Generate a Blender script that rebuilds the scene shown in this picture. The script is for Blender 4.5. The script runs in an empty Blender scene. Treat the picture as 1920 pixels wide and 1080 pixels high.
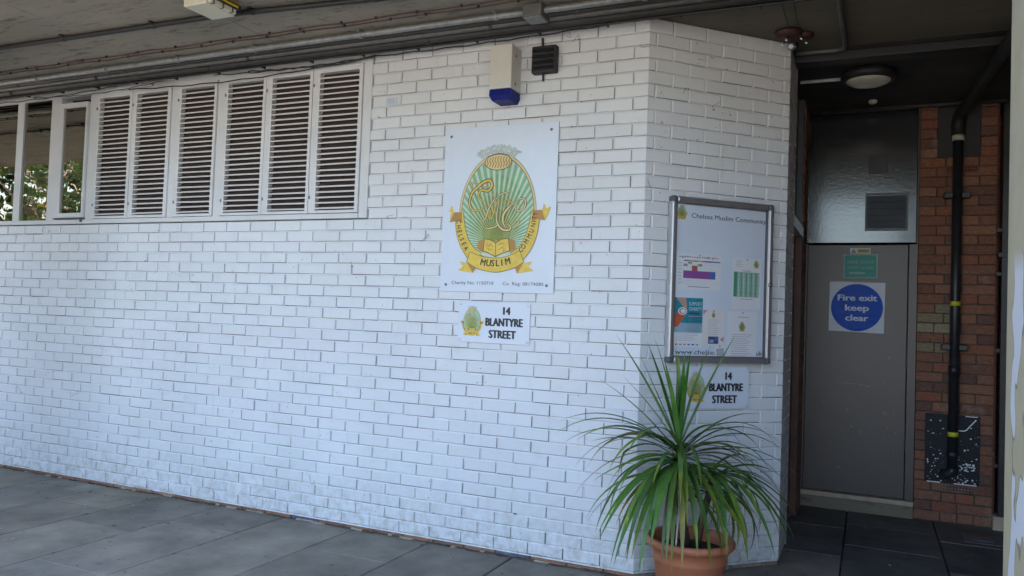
import bpy, bmesh, math, random
from mathutils import Vector, Matrix, noise
from mathutils.geometry import tessellate_polygon
R = math.radians
rnd = random.Random(11)
scene = bpy.context.scene
COL = scene.collection

# ---------------------------------------------------------------- camera
cam_data = bpy.data.cameras.new("camera")
cam = bpy.data.objects.new("camera", cam_data); COL.objects.link(cam)
cam.location = (1.1806, -4.3891, 1.4613)
cam.rotation_mode = 'XYZ'
cam.rotation_euler = (R(91.8328), R(-2.07385), R(24.32965))
cam_data.sensor_width = 36; cam_data.lens = 36 * 1481.93 / 1920
cam_data.clip_start = 0.05; cam_data.clip_end = 500
scene.camera = cam

# ---------------------------------------------------------------- sky, sun, exposure
SUN_EL, SUN_AZ = R(48), R(-25)       # sun stands behind the building
w = bpy.data.worlds.new("World"); scene.world = w; w.use_nodes = True
nt = w.node_tree; nt.nodes.clear()
sky = nt.nodes.new('ShaderNodeTexSky'); sky.sky_type = 'NISHITA'; sky.sun_disc = False
sky.sun_elevation = SUN_EL; sky.sun_rotation = SUN_AZ; sky.air_density = 1.0; sky.dust_density = 4.2; sky.ozone_density = 1.0
bg = nt.nodes.new('ShaderNodeBackground'); bg.inputs['Strength'].default_value = 0.12
wo = nt.nodes.new('ShaderNodeOutputWorld')
nt.links.new(sky.outputs[0], bg.inputs[0]); nt.links.new(bg.outputs[0], wo.inputs[0])
sd = bpy.data.lights.new("sun", 'SUN'); sd.energy = 3.0; sd.angle = R(0.6); sd.color = (1, .95, .87)
sun = bpy.data.objects.new("sun", sd); COL.objects.link(sun)
sdir = Vector((math.sin(SUN_AZ) * math.cos(SUN_EL), math.cos(SUN_AZ) * math.cos(SUN_EL), math.sin(SUN_EL)))
sun.rotation_euler = sdir.to_track_quat('Z', 'Y').to_euler(); sun.location = (0, 10, 12)
vs = scene.view_settings
vs.view_transform = 'Standard'; vs.look = 'None'; vs.gamma = 1; vs.use_curve_mapping = False
vs.exposure = 3.2
scene.cycles.max_bounces = 8; scene.cycles.diffuse_bounces = 5; scene.cycles.glossy_bounces = 4
scene.cycles.transparent_max_bounces = 12; scene.cycles.caustics_reflective = False; scene.cycles.caustics_refractive = False

# ---------------------------------------------------------------- materials
MATS = {}
def new_mat(name):
    m = bpy.data.materials.new(name); m.use_nodes = True; MATS[name] = m
    n = m.node_tree.nodes; return m, n, m.node_tree.links, n['Principled BSDF']
def mixc(n, l, fac, a, b, mode='MIX'):
    x = n.new('ShaderNodeMix'); x.data_type = 'RGBA'; x.blend_type = mode
    for s, v in ((0, fac), (6, a), (7, b)):
        if hasattr(v, 'default_value') or hasattr(v, 'is_output'): l.new(v, x.inputs[s])
        else: x.inputs[s].default_value = v if s == 0 else (*v[:3], 1)
    return x.outputs[2]
def ramp(n, l, src, stops):
    r = n.new('ShaderNodeValToRGB'); l.new(src, r.inputs[0]); e = r.color_ramp.elements
    while len(e) > 1: e.remove(e[-1])
    for i, (p, c) in enumerate(stops):
        q = e[0] if i == 0 else e.new(p)
        q.position = p; q.color = (c, c, c, 1) if isinstance(c, (int, float)) else (*c, 1)
    return r.outputs[0]
def tex(n, l, kind='Noise', scale=5, detail=4, rough=.55, stretch=None, co='Object'):
    tc = n.new('ShaderNodeTexCoord'); src = tc.outputs[co]
    if stretch:
        mp = n.new('ShaderNodeMapping'); mp.inputs['Scale'].default_value = stretch
        l.new(src, mp.inputs[0]); src = mp.outputs[0]
    t = n.new('ShaderNodeTex' + kind); l.new(src, t.inputs['Vector']); t.inputs['Scale'].default_value = scale
    if kind == 'Noise': t.inputs['Detail'].default_value = detail; t.inputs['Roughness'].default_value = rough
    return t.outputs[0]
def bump(n, l, p, h, strength=.3, dist=.002):
    b = n.new('ShaderNodeBump'); b.inputs['Strength'].default_value = strength; b.inputs['Distance'].default_value = dist
    l.new(h, b.inputs['Height']); l.new(b.outputs[0], p.inputs['Normal'])
def simple(name, col, rough=.6, metal=0, var=.12, vscale=8, bmp=0, bscale=60, bdist=.001, spec=.5, coat=0):
    m, n, l, p = new_mat(name)
    f = tex(n, l, scale=vscale)
    f = ramp(n, l, f, [(.3, 0), (.7, 1)])
    c = mixc(n, l, f, [x * (1 - var) for x in col], [min(1, x * (1 + var)) for x in col])
    l.new(c, p.inputs['Base Color'])
    p.inputs['Roughness'].default_value = rough; p.inputs['Metallic'].default_value = metal
    p.inputs['Specular IOR Level'].default_value = spec; p.inputs['Coat Weight'].default_value = coat
    if bmp: bump(n, l, p, tex(n, l, scale=bscale, detail=5), bmp, bdist)
    return m
def painted_masonry(name, col, grime=(.33, .31, .27), grime_amt=.5, tone=True):
    m, n, l, p = new_mat(name)
    big = ramp(n, l, tex(n, l, scale=1.3, detail=3), [(.35, 0), (.7, 1)])
    c = mixc(n, l, big, [x * .95 for x in col], [min(1, x * 1.03) for x in col])
    if tone:
        a = n.new('ShaderNodeVertexColor'); a.layer_name = 'tone'
        c = mixc(n, l, 1.0, c, a.outputs[0], 'MULTIPLY')
    # flecks and little chips in the paint
    v = tex(n, l, kind='Voronoi', scale=26)
    k = ramp(n, l, v, [(.0, 1), (.075, 1), (.11, 0)])
    g = ramp(n, l, tex(n, l, scale=4.2, detail=4), [(.54, 0), (.62, 1)])
    mm = n.new('ShaderNodeMath'); mm.operation = 'MULTIPLY'; l.new(k, mm.inputs[0]); l.new(g, mm.inputs[1])
    c = mixc(n, l, mm.outputs[0], c, [x * .38 for x in grime])
    s = ramp(n, l, tex(n, l, scale=7, detail=8, rough=.72), [(.54, 0), (.74, 1)])
    m2 = n.new('ShaderNodeMath'); m2.operation = 'MULTIPLY'; l.new(s, m2.inputs[0]); m2.inputs[1].default_value = grime_amt
    c = mixc(n, l, m2.outputs[0], c, [x * 1.25 for x in grime])
    tc = n.new('ShaderNodeTexCoord'); sx = n.new('ShaderNodeSeparateXYZ'); l.new(tc.outputs['Object'], sx.inputs[0])   # mud splashes near the paving
    mr = n.new('ShaderNodeMapRange'); l.new(sx.outputs[2], mr.inputs[0]); mr.inputs[1].default_value = .42; mr.inputs[2].default_value = .02
    sp = ramp(n, l, tex(n, l, scale=16, detail=8, rough=.75), [(.44, 0), (.66, .75)])
    m5 = n.new('ShaderNodeMath'); m5.operation = 'MULTIPLY'; l.new(sp, m5.inputs[0]); l.new(mr.outputs[0], m5.inputs[1])
    c = mixc(n, l, m5.outputs[0], c, (.36, .33, .28))
    dr = ramp(n, l, tex(n, l, scale=3.2, detail=6, rough=.65, stretch=(5, 5, .7)), [(.60, 0), (.78, .30)])   # faint runs and scuffs
    c = mixc(n, l, dr, c, (.42, .39, .34))
    l.new(c, p.inputs['Base Color']); p.inputs['Roughness'].default_value = .55; p.inputs['Specular IOR Level'].default_value = .35
    h1 = tex(n, l, scale=55, detail=6, rough=.6)
    bump(n, l, p, h1, .5, .0022)
    return m
painted_masonry('white_brick_paint', (.70, .72, .74), grime_amt=.22)
painted_masonry('white_mortar_paint', (.72, .73, .74), grime_amt=.25)
simple('crevice_shade_dirt', (.055, .049, .042), .9, var=.5, vscale=12)  # dirt tone, also painted into brick joints as their shadow line
def red_brick():
    m, n, l, p = new_mat('red_brick')
    a = n.new('ShaderNodeVertexColor'); a.layer_name = 'tone'
    s = ramp(n, l, tex(n, l, scale=30, detail=6, rough=.7, stretch=(1, 1, 2.5)), [(.3, .55), (.7, 1.2)])
    c = mixc(n, l, 1.0, a.outputs[0], s, 'MULTIPLY')
    w_ = ramp(n, l, tex(n, l, scale=3.0, detail=7, rough=.7), [(.57, 0), (.72, .5)])
    c = mixc(n, l, w_, c, (.42, .38, .31))
    l.new(c, p.inputs['Base Color']); p.inputs['Roughness'].default_value = .85
    bump(n, l, p, tex(n, l, scale=90, detail=6, rough=.65), .7, .0025)
red_brick()
simple('dark_mortar', (.11, .095, .08), .95, var=.4, vscale=20, bmp=.4)
def concrete(name, col, stain=(.10, .085, .06)):
    m, n, l, p = new_mat(name)
    a = ramp(n, l, tex(n, l, scale=.9, detail=6, rough=.6, stretch=(.5, 1.6, 1)), [(.3, 0), (.7, 1)])
    c = mixc(n, l, a, [x * .68 for x in col], [x * 1.2 for x in col])
    b = ramp(n, l, tex(n, l, scale=14, detail=8, rough=.75, stretch=(.35, 1.5, 1)), [(.54, 0), (.64, 1)])
    m2 = n.new('ShaderNodeMath'); m2.operation = 'MULTIPLY'; l.new(b, m2.inputs[0]); m2.inputs[1].default_value = .8
    c = mixc(n, l, m2.outputs[0], c, stain)
    g = ramp(n, l, tex(n, l, scale=55, detail=3), [(.66, 0), (.72, .8)])
    c = mixc(n, l, g, c, stain)
    l.new(c, p.inputs['Base Color']); p.inputs['Roughness'].default_value = .9
    bump(n, l, p, tex(n, l, scale=25, detail=8, rough=.7), .6, .004)
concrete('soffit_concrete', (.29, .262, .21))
concrete('shaded_concrete', (.13, .115, .085)); simple('shaded_soffit', (.045, .043, .040), .85, var=.4, vscale=3)  # soffit shade put into the colour: darker on the right and in the recess
concrete('sill_concrete', (.25, .21, .15))
def paving():
    m, n, l, p = new_mat('paving_slab')
    at = n.new('ShaderNodeVertexColor'); at.layer_name = 'tone'
    a = ramp(n, l, tex(n, l, scale=2.2, detail=8, rough=.62), [(.30, .55), (.5, .92), (.72, 1.35)])
    c = mixc(n, l, 1.0, at.outputs[0], a, 'MULTIPLY')
    st = ramp(n, l, tex(n, l, scale=6.5, detail=6, rough=.7), [(.58, 0), (.70, .45)])
    c = mixc(n, l, st, c, (.20, .19, .17))
    bl = ramp(n, l, tex(n, l, kind='Voronoi', scale=9), [(.0, 1), (.08, 1), (.12, 0)])
    gt = ramp(n, l, tex(n, l, scale=3.1, detail=2), [(.52, 0), (.58, .7)])
    mm = n.new('ShaderNodeMath'); mm.operation = 'MULTIPLY'; l.new(bl, mm.inputs[0]); l.new(gt, mm.inputs[1])
    c = mixc(n, l, mm.outputs[0], c, (.035, .035, .035))
    l.new(c, p.inputs['Base Color'])
    r = ramp(n, l, tex(n, l, scale=5, detail=6), [(.3, .55), (.7, .82)]); l.new(r, p.inputs['Roughness'])
    bump(n, l, p, tex(n, l, scale=45, detail=8, rough=.7), .55, .003)
paving()
simple('joint_sand', (.055, .05, .045), .95, var=.5, vscale=9, bmp=.5)
simple('asphalt', (.24, .225, .20), .9, var=.25, vscale=3, bmp=.6, bscale=80, bdist=.004)
def worn_paint(name, col, under, rough=.4, thr=.64, sc=9, bmpv=.3, spec=.5):
    m, n, l, p = new_mat(name)
    f = ramp(n, l, tex(n, l, scale=2.5, detail=4), [(.3, 0), (.7, 1)])
    c = mixc(n, l, f, [x * .93 for x in col], [min(1, x * 1.06) for x in col])
    k = ramp(n, l, tex(n, l, scale=sc, detail=9, rough=.75), [(thr, 0), (thr + .03, 1)])
    c = mixc(n, l, k, c, under)
    l.new(c, p.inputs['Base Color']); p.inputs['Roughness'].default_value = rough; p.inputs['Specular IOR Level'].default_value = spec
    bump(n, l, p, tex(n, l, scale=40, detail=6), bmpv, .0015)
worn_paint('window_paint', (.66, .67, .68), (.28, .25, .21), .38, .70, 14)
worn_paint('slat_paint', (.62, .60, .58), (.30, .27, .24), .5, .68, 20)
simple('slat_blade', (.095, .070, .068), .6, var=.35, vscale=9)
simple('shutter_backing', (.035, .024, .022), .7, var=.3)
simple('dark_interior', (.03, .028, .026), .9)
worn_paint('pillar_paint', (.36, .345, .25), (.36, .345, .25), .7, .95, 3)
def pillar():
    m, n, l, p = new_mat('peeling_pillar')
    k = ramp(n, l, tex(n, l, scale=6.5, detail=2, rough=.45, stretch=(1, 1, .5)), [(.535, 0), (.542, 1)])
    e = ramp(n, l, tex(n, l, scale=6.5, detail=2, rough=.45, stretch=(1, 1, .5)), [(.525, 0), (.534, 1), (.537, 1), (.545, 0)])
    f = ramp(n, l, tex(n, l, scale=9, detail=6), [(.3, 0), (.7, 1)])
    c = mixc(n, l, f, (.40, .36, .235), (.46, .415, .285))
    tc = n.new('ShaderNodeTexCoord'); sx = n.new('ShaderNodeSeparateXYZ'); l.new(tc.outputs['Object'], sx.inputs[0])
    lo = ramp(n, l, sx.outputs[2], [(.0, 1), (.95, 1), (1.0, 0)])
    mp = n.new('ShaderNodeMapRange'); l.new(sx.outputs[2], mp.inputs[0]); mp.inputs[1].default_value = 1.66; mp.inputs[2].default_value = 1.60
    mm = n.new('ShaderNodeMath'); mm.operation = 'MULTIPLY'; l.new(k, mm.inputs[0]); l.new(mp.outputs[0], mm.inputs[1])
    c = mixc(n, l, mm.outputs[0], c, (.60, .62, .66))
    m3 = n.new('ShaderNodeMath'); m3.operation = 'MULTIPLY'; l.new(e, m3.inputs[0]); l.new(mp.outputs[0], m3.inputs[1])
    c = mixc(n, l, m3.outputs[0], c, (.16, .15, .11))
    l.new(c, p.inputs['Base Color']); p.inputs['Roughness'].default_value = .7
    bump(n, l, p, mm.outputs[0], -.6, .003)
pillar()
simple('galvanised', (.25, .26, .26), .5, .35, var=.2, vscale=30)
simple('grey_conduit', (.12, .12, .115), .55, .2, var=.2, vscale=15)
simple('dark_pipe', (.035, .033, .031), .6, var=.3, vscale=12)
simple('black_cable', (.018, .018, .018), .55)
simple('rust_cable', (.085, .035, .025), .7, var=.35, vscale=25)
worn_paint('door_paint', (.105, .086, .076), (.20, .19, .19), .36, .715, 22, .5)
def door_gloss():
    m, n, l, p = new_mat('door_gloss')
    f = ramp(n, l, tex(n, l, scale=3, detail=5), [(.3, 0), (.7, 1)])
    c = mixc(n, l, f, (.014, .014, .016), (.022, .022, .023))
    l.new(c, p.inputs['Base Color']); p.inputs['Roughness'].default_value = .18; p.inputs['Specular IOR Level'].default_value = 1.0; p.inputs['Coat Weight'].default_value = 1
    p.inputs['Coat Roughness'].default_value = .12
    bump(n, l, p, tex(n, l, scale=45, detail=5, rough=.6, stretch=(1, 1, 1.2)), .6, .0018)
door_gloss()
simple('brown_timber', (.10, .038, .022), .5, var=.25, vscale=6, bmp=.3)
simple('raw_timber', (.50, .38, .28), .7, var=.2, vscale=9, bmp=.3)
simple('black_iron', (.022, .024, .028), .38, var=.3, vscale=10, bmp=.3)
simple('dark_panel', (.04, .038, .036), .7); simple('vent_grey', (.09, .105, .12), .45, .3)
simple('sign_white', (.66, .72, .80), .22, var=.02, spec=.5)
simple('alu_sheet', (.56, .62, .72), .3, var=.02)
simple('board_back', (.74, .82, .93), .5, var=.05, vscale=2)
simple('aluminium', (.60, .61, .63), .33, .85, var=.08)
simple('grey_plastic', (.10, .105, .12), .45)
simple('paper', (.84, .86, .90), .55, var=.02, bmp=.15, bscale=12, bdist=.004)
simple('paper_cream', (.86, .82, .82), .55, var=.03)
simple('ink', (.025, .025, .035), .5); simple('ink_grey', (.30, .30, .33), .6); simple('ink_soft', (.50, .52, .56), .6)
simple('gold', (.70, .50, .07), .4, var=.12, vscale=20); simple('gold_pale', (.66, .54, .26), .4, var=.08)
simple('gold_dark', (.42, .22, .045), .45); simple('brown_line', (.13, .065, .03), .5)
[simple('ray_mix_%s' % 'abcde'[k], [p_ + (q_ - p_) * k / 4 for p_, q_ in zip((.045, .12, .015), (.20, .43, .22))], .4) for k in range(5)]
[simple('fill_mix_%s' % 'abcd'[k], [p_ + (q_ - p_) * k / 3 for p_, q_ in zip((.44, .42, .08), (.54, .61, .44))], .4) for k in range(4)]
simple('ray_green', (.24, .44, .27), .4, var=.15); simple('ray_deep', (.09, .19, .05), .4, var=.15)
simple('ray_pale', (.52, .62, .50), .4); simple('teal_print', (.02, .27, .36), .4, var=.2, vscale=5)
simple('pale_blue_print', (.33, .50, .62), .45); simple('orange_print', (.62, .13, .06), .4); simple('skin_print', (.52, .36, .27), .5)
simple('purple_print', (.30, .10, .36), .5); simple('blue_print', (.07, .17, .48), .5); simple('red_print', (.50, .12, .12), .5)
simple('pink_print', (.62, .34, .42), .5); simple('green_print', (.05, .36, .17), .5); simple('green_wash', (.34, .56, .46), .5)
simple('olive_print', (.32, .36, .20), .5); simple('navy_print', (.06, .07, .22), .5); simple('yellow_print', (.62, .46, .02), .45)
simple('yellow_tape', (.62, .62, .03), .5); simple('alarm_cream', (.60, .58, .52), .45, var=.04)
simple('alarm_blue', (.010, .018, .17), .45, var=.1, spec=.15); simple('screw_steel', (.22, .22, .23), .35, .8)
simple('fitting_cream', (.62, .60, .47), .35, var=.05); simple('fitting_rust', (.28, .17, .08), .8, var=.5, vscale=14)
simple('opal_glass', (.55, .54, .45), .25); simple('red_cap', (.05, .016, .013), .6, var=.3)
simple('terracotta_plastic', (.47, .165, .085), .42, var=.07, vscale=6); simple('soil', (.03, .02, .014), .95, var=.4, bmp=.8, bscale=50, bdist=.01)
def wrinkled(name, col, sc=9, st=.9, di=.012, rough=.22, stretch=(1, 1, 2.2)):
    m, n, l, p = new_mat(name); p.inputs['Base Color'].default_value = (*col, 1); p.inputs['Roughness'].default_value = rough
    p.inputs['Specular IOR Level'].default_value = .10
    bump(n, l, p, tex(n, l, scale=sc, detail=3, rough=.5, stretch=stretch), st, di)
wrinkled('film_white', (.68, .74, .82)); wrinkled('film_blue', (.001, .075, .52)); wrinkled('film_text', (.66, .75, .86))
wrinkled('sticker_teal', (.10, .38, .33), 16, .8, .01, .35, (.5, 1, 3)); wrinkled('sticker_pale', (.34, .50, .45), 16, .8, .01, .35, (.5, 1, 3))
def plate():
    m, n, l, p = new_mat('flaking_plate')
    k = ramp(n, l, tex(n, l, scale=46, detail=5, rough=.6, stretch=(1, 1, 1)), [(.645, 0), (.66, 1)])
    tc = n.new('ShaderNodeTexCoord'); sx = n.new('ShaderNodeSeparateXYZ'); l.new(tc.outputs['Object'], sx.inputs[0])
    mr = n.new('ShaderNodeMapRange'); l.new(sx.outputs[2], mr.inputs[0])
    mr.inputs[1].default_value = .62; mr.inputs[2].default_value = .36; mr.inputs[3].default_value = .35; mr.inputs[4].default_value = 1
    g = ramp(n, l, tex(n, l, scale=7, detail=3), [(.44, 0), (.62, 1)])
    mm = n.new('ShaderNodeMath'); mm.operation = 'MULTIPLY'; l.new(k, mm.inputs[0]); l.new(g, mm.inputs[1])
    m2 = n.new('ShaderNodeMath'); m2.operation = 'MULTIPLY'; l.new(mm.outputs[0], m2.inputs[0]); l.new(mr.outputs[0], m2.inputs[1]); m2.use_clamp = True
    c = mixc(n, l, m2.outputs[0], (.016, .019, .026), (.55, .60, .66))
    l.new(c, p.inputs['Base Color']); p.inputs['Roughness'].default_value = .6; p.inputs['Specular IOR Level'].default_value = .3
plate()
def glass(name, tint, ior, rough=.015, wav=0, gc=(1, 1, 1)):
    m = bpy.data.materials.new(name); m.use_nodes = True; MATS[name] = m
    n, l = m.node_tree.nodes, m.node_tree.links; n.clear()
    o = n.new('ShaderNodeOutputMaterial'); t = n.new('ShaderNodeBsdfTransparent'); t.inputs[0].default_value = (*tint, 1)
    g = n.new('ShaderNodeBsdfGlossy'); g.inputs[0].default_value = (*gc, 1); g.inputs['Roughness'].default_value = rough
    f = n.new('ShaderNodeFresnel'); f.inputs[0].default_value = ior
    x = n.new('ShaderNodeMixShader'); l.new(f.outputs[0], x.inputs[0]); l.new(t.outputs[0], x.inputs[1]); l.new(g.outputs[0], x.inputs[2])
    l.new(x.outputs[0], o.inputs[0])
    if wav:
        b = n.new('ShaderNodeBump'); b.inputs['Strength'].default_value = wav; b.inputs['Distance'].default_value = .002
        h = tex(n, l, scale=5, detail=2); l.new(h, b.inputs['Height']); l.new(b.outputs[0], g.inputs['Normal'])
glass('window_glass', (.35, .38, .36), 6.0, .01, .35, (1, .93, .80))
glass('board_glass', (1, 1, 1), 1.18, .02)
def leafmat(name, c1, c2, rough=.38, trans=.25):
    m, n, l, p = new_mat(name)
    a = n.new('ShaderNodeVertexColor'); a.layer_name = 'tone'
    f = ramp(n, l, tex(n, l, scale=9, detail=3), [(.3, 0), (.7, 1)])
    c = mixc(n, l, f, c1, c2); c = mixc(n, l, 1.0, c, a.outputs[0], 'MULTIPLY')
    l.new(c, p.inputs['Base Color']); p.inputs['Roughness'].default_value = rough
    tr = n.new('ShaderNodeBsdfTranslucent'); l.new(c, tr.inputs[0])
    mx = n.new('ShaderNodeMixShader'); mx.inputs[0].default_value = trans
    l.new(p.outputs[0], mx.inputs[1]); l.new(tr.outputs[0], mx.inputs[2]); l.new(mx.outputs[0], n['Material Output'].inputs[0])
leafmat('strap_leaf', (.053, .138, .030), (.11, .22, .055))
leafmat('tree_leaf', (.026, .052, .014), (.055, .09, .026), .5, .3)
simple('stem_bark', (.10, .065, .04), .85, var=.4, vscale=30, bmp=.9, bscale=40, bdist=.006)
simple('tree_bark', (.09, .07, .05), .9, var=.3, bmp=.6)
simple('stake_white', (.70, .72, .74), .4)
simple('chip_dark', (.12, .10, .085), .9, var=.4); simple('gum', (.20, .19, .17), .8); simple('base_dirt', (.085, .072, .055), .95, var=.5, vscale=30, bmp=.6); simple('litter', (.42, .38, .28), .8, var=.3)

# ---------------------------------------------------------------- mesh helpers
class MB:
    def __init__(s): s.v = []; s.f = []; s.m = []; s.c = []; s.mats = []
    def mi(s, mat):
        if mat not in s.mats: s.mats.append(mat)
        return s.mats.index(mat)
    def add(s, vs_, fs, mat, col=(1, 1, 1)):
        b = len(s.v); s.v += [tuple(v) for v in vs_]; k = s.mi(mat)
        for f in fs: s.f.append([b + i for i in f]); s.m.append(k); s.c.append(col)
    def box(s, a, b, mat, col=(1, 1, 1), bev=0, mtx=None):
        x0, x1 = sorted((a[0], b[0])); y0, y1 = sorted((a[1], b[1])); z0, z1 = sorted((a[2], b[2]))
        if bev:
            bm = bmesh.new(); bmesh.ops.create_cube(bm, size=1)
            for v in bm.verts: v.co = Vector(((x0 + x1) / 2 + v.co.x * (x1 - x0), (y0 + y1) / 2 + v.co.y * (y1 - y0), (z0 + z1) / 2 + v.co.z * (z1 - z0)))
            bmesh.ops.bevel(bm, geom=bm.edges[:], offset=bev, segments=2, affect='EDGES', profile=.5)
            s.bm(bm, mat, col, mtx); return
        V = [(x0, y0, z0), (x1, y0, z0), (x1, y1, z0), (x0, y1, z0), (x0, y0, z1), (x1, y0, z1), (x1, y1, z1), (x0, y1, z1)]
        if mtx: V = [mtx @ Vector(v) for v in V]
        s.add(V, [(0, 3, 2, 1), (4, 5, 6, 7), (0, 1, 5, 4), (1, 2, 6, 5), (2, 3, 7, 6), (3, 0, 4, 7)], mat, col)
    def bm(s, bm, mat, col=(1, 1, 1), mtx=None):
        bm.verts.index_update()
        s.add([(mtx @ v.co if mtx else v.co) for v in bm.verts], [[v.index for v in f.verts] for f in bm.faces], mat, col); bm.free()
    def tube(s, pts, r, mat, seg=10, col=(1, 1, 1), cap=True):
        P = [Vector(p) for p in pts]; n = len(P); rs = r if isinstance(r, (list, tuple)) else [r] * n
        V = []; up = None
        for i, p in enumerate(P):
            t = (P[min(i + 1, n - 1)] - P[max(i - 1, 0)]).normalized()
            if up is None: up = t.orthogonal().normalized()
            u = (up - t * up.dot(t)).normalized(); up = u; w_ = t.cross(u)
            for k in range(seg):
                a = 2 * math.pi * k / seg; V.append(p + (u * math.cos(a) + w_ * math.sin(a)) * rs[i])
        F = [(i * seg + k, i * seg + (k + 1) % seg, (i + 1) * seg + (k + 1) % seg, (i + 1) * seg + k) for i in range(n - 1) for k in range(seg)]
        if cap: F += [tuple(reversed(range(seg))), tuple((n - 1) * seg + k for k in range(seg))]
        s.add(V, F, mat, col)
    def lathe(s, prof, c, mat, seg=32, col=(1, 1, 1), axis='Z', mtx=None):
        V = []; n = len(prof)
        for r, z in prof:
            for k in range(seg):
                a = 2 * math.pi * k / seg; q = Vector((r * math.cos(a), r * math.sin(a), z))
                if axis == 'Y': q = Vector((q.x, -q.z, q.y))
                if mtx: q = mtx @ q
                V.append(Vector(c) + q)
        F = [(i * seg + k, i * seg + (k + 1) % seg, (i + 1) * seg + (k + 1) % seg, (i + 1) * seg + k) for i in range(n - 1) for k in range(seg)]
        if prof[0][0] > 1e-5: F.append(tuple(reversed(range(seg))))
        if prof[-1][0] > 1e-5: F.append(tuple((n - 1) * seg + k for k in range(seg)))
        s.add(V, F, mat, col)
    def poly(s, pts, y, mat, col=(1, 1, 1)):      # flat shape in the local XZ plane at depth y, seen from -Y
        V = [Vector((a, y, b)) for a, b in pts]
        T = tessellate_polygon([V]); F = []
        for t in T:
            a, b, c = [V[i] for i in t]
            F.append(t if (b - a).cross(c - a).y < 0 else (t[0], t[2], t[1]))
        s.add(V, F, mat, col)
    def rect(s, x0, z0, x1, z1, y, mat): s.add([(x0, y, z0), (x1, y, z0), (x1, y, z1), (x0, y, z1)], [(0, 1, 2, 3)], mat)
    def disc(s, cx, cz, r, y, mat, rz=None, n=32): s.poly([(cx + r * math.cos(2 * math.pi * k / n), cz + (rz or r) * math.sin(2 * math.pi * k / n)) for k in range(n)], y, mat)
    def stroke(s, pts, w_, y, mat, smooth=True, taper=False):
        if smooth and len(pts) > 2: pts = catmull(pts, 6)
        n = len(pts); V = []
        for i, p in enumerate(pts):
            a = pts[max(i - 1, 0)]; b = pts[min(i + 1, n - 1)]; d = Vector((b[0] - a[0], b[1] - a[1]))
            d = d.normalized() if d.length > 0 else Vector((1, 0)); t = i / (n - 1)
            k = w_ / 2 * (max(.25, math.sin(math.pi * (.08 + .84 * t))) if taper else 1)
            V += [(p[0] - d.y * k, y, p[1] + d.x * k), (p[0] + d.y * k, y, p[1] - d.x * k)]
        s.add(V, [(2 * i + 1, 2 * i + 3, 2 * i + 2, 2 * i) for i in range(n - 1)], mat)
    def build(s, name, parent=None, loc=None, rz=None, smooth=False, label=None, cat=None, group=None, kind=None):
        me = bpy.data.meshes.new(name); me.from_pydata(s.v, [], s.f)
        for k in s.mats: me.materials.append(MATS[k])
        me.polygons.foreach_set('material_index', s.m)
        if smooth: me.polygons.foreach_set('use_smooth', [True] * len(s.f))
        ca = me.color_attributes.new('tone', 'FLOAT_COLOR', 'CORNER'); cs = []
        for f, c in zip(s.f, s.c): cs += [c[0], c[1], c[2], 1] * len(f)
        ca.data.foreach_set('color', cs); me.update()
        o = bpy.data.objects.new(name, me); COL.objects.link(o)
        if parent: o.parent = parent
        if loc: o.location = loc
        if rz is not None: o.rotation_euler = (0, 0, rz)
        return tag(o, label, cat, group, kind)
def tag(o, label=None, cat=None, group=None, kind=None):
    if label: o['label'] = label
    if cat: o['category'] = cat
    if group: o['group'] = group
    if kind: o['kind'] = kind
    return o
def thing(name, label, cat, loc=(0, 0, 0), rz=0, group=None):
    o = bpy.data.objects.new(name, None); COL.objects.link(o); o.location = loc; o.rotation_euler = (0, 0, rz)
    o.empty_display_size = .1
    return tag(o, label, cat, group)
def catmull(pts, k=6):
    P = [Vector(p) for p in pts]; P = [P[0] * 2 - P[1]] + P + [P[-1] * 2 - P[-2]]; out = []
    for i in range(1, len(P) - 2):
        for j in range(k):
            t = j / k; a, b, c, d = P[i - 1:i + 3]
            out.append(.5 * ((2 * b) + (c - a) * t + (2 * a - 5 * b + 4 * c - d) * t * t + (3 * b - a - 3 * c + d) * t ** 3))
    out.append(P[-2]); return [tuple(p) for p in out]
def text_shape(body, size=1, bold=0, xs=1, align='LEFT', spacing=1):
    cu = bpy.data.curves.new('lettering', 'FONT'); cu.body = body; cu.size = size; cu.align_x = align
    cu.space_character = spacing; cu.resolution_u = 3
    o = bpy.data.objects.new('lettering', cu); COL.objects.link(o)
    dg = bpy.context.evaluated_depsgraph_get(); dg.update()
    me = o.evaluated_get(dg).to_mesh()
    V = [(v.co.x * xs, v.co.y) for v in me.vertices]; F = [tuple(p.vertices) for p in me.polygons]
    o.evaluated_get(dg).to_mesh_clear(); bpy.data.objects.remove(o); bpy.data.curves.remove(cu)
    return V, F
def add_text(mb, body, x, z, height, y, mat, bold=0, width=None, xs=1, align='LEFT', rot=0, spacing=1):
    """cap height in metres; width fits the whole line when given"""
    V, F = text_shape(body, 1, 0, 1, align, spacing)
    if not V: return
    k = height / .73
    if width:
        w_ = max(v[0] for v in V) - min(v[0] for v in V); xs = width / (w_ * k)
    c, s_ = math.cos(rot), math.sin(rot)
    P = [((a * k * xs) * c - b * k * s_ + x, y, (a * k * xs) * s_ + b * k * c + z) for a, b in V]
    G = []
    for f in F:
        a, b, d = [Vector(P[i]) for i in f[:3]]
        G.append(f if (b - a).cross(d - a).y < 0 else tuple(reversed(f)))
    mb.add(P, G, mat)
    if bold:
        e = bold * k * .6; q = 0
        for dx, dz in ((-e, 0), (e, 0), (-e * .5, e * .45), (e * .5, -e * .45)):
            q += 1; mb.add([(a + dx, y + .00006 * q, b + dz) for a, _, b in P], G, mat)
def j(a): return rnd.uniform(-a, a)
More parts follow.
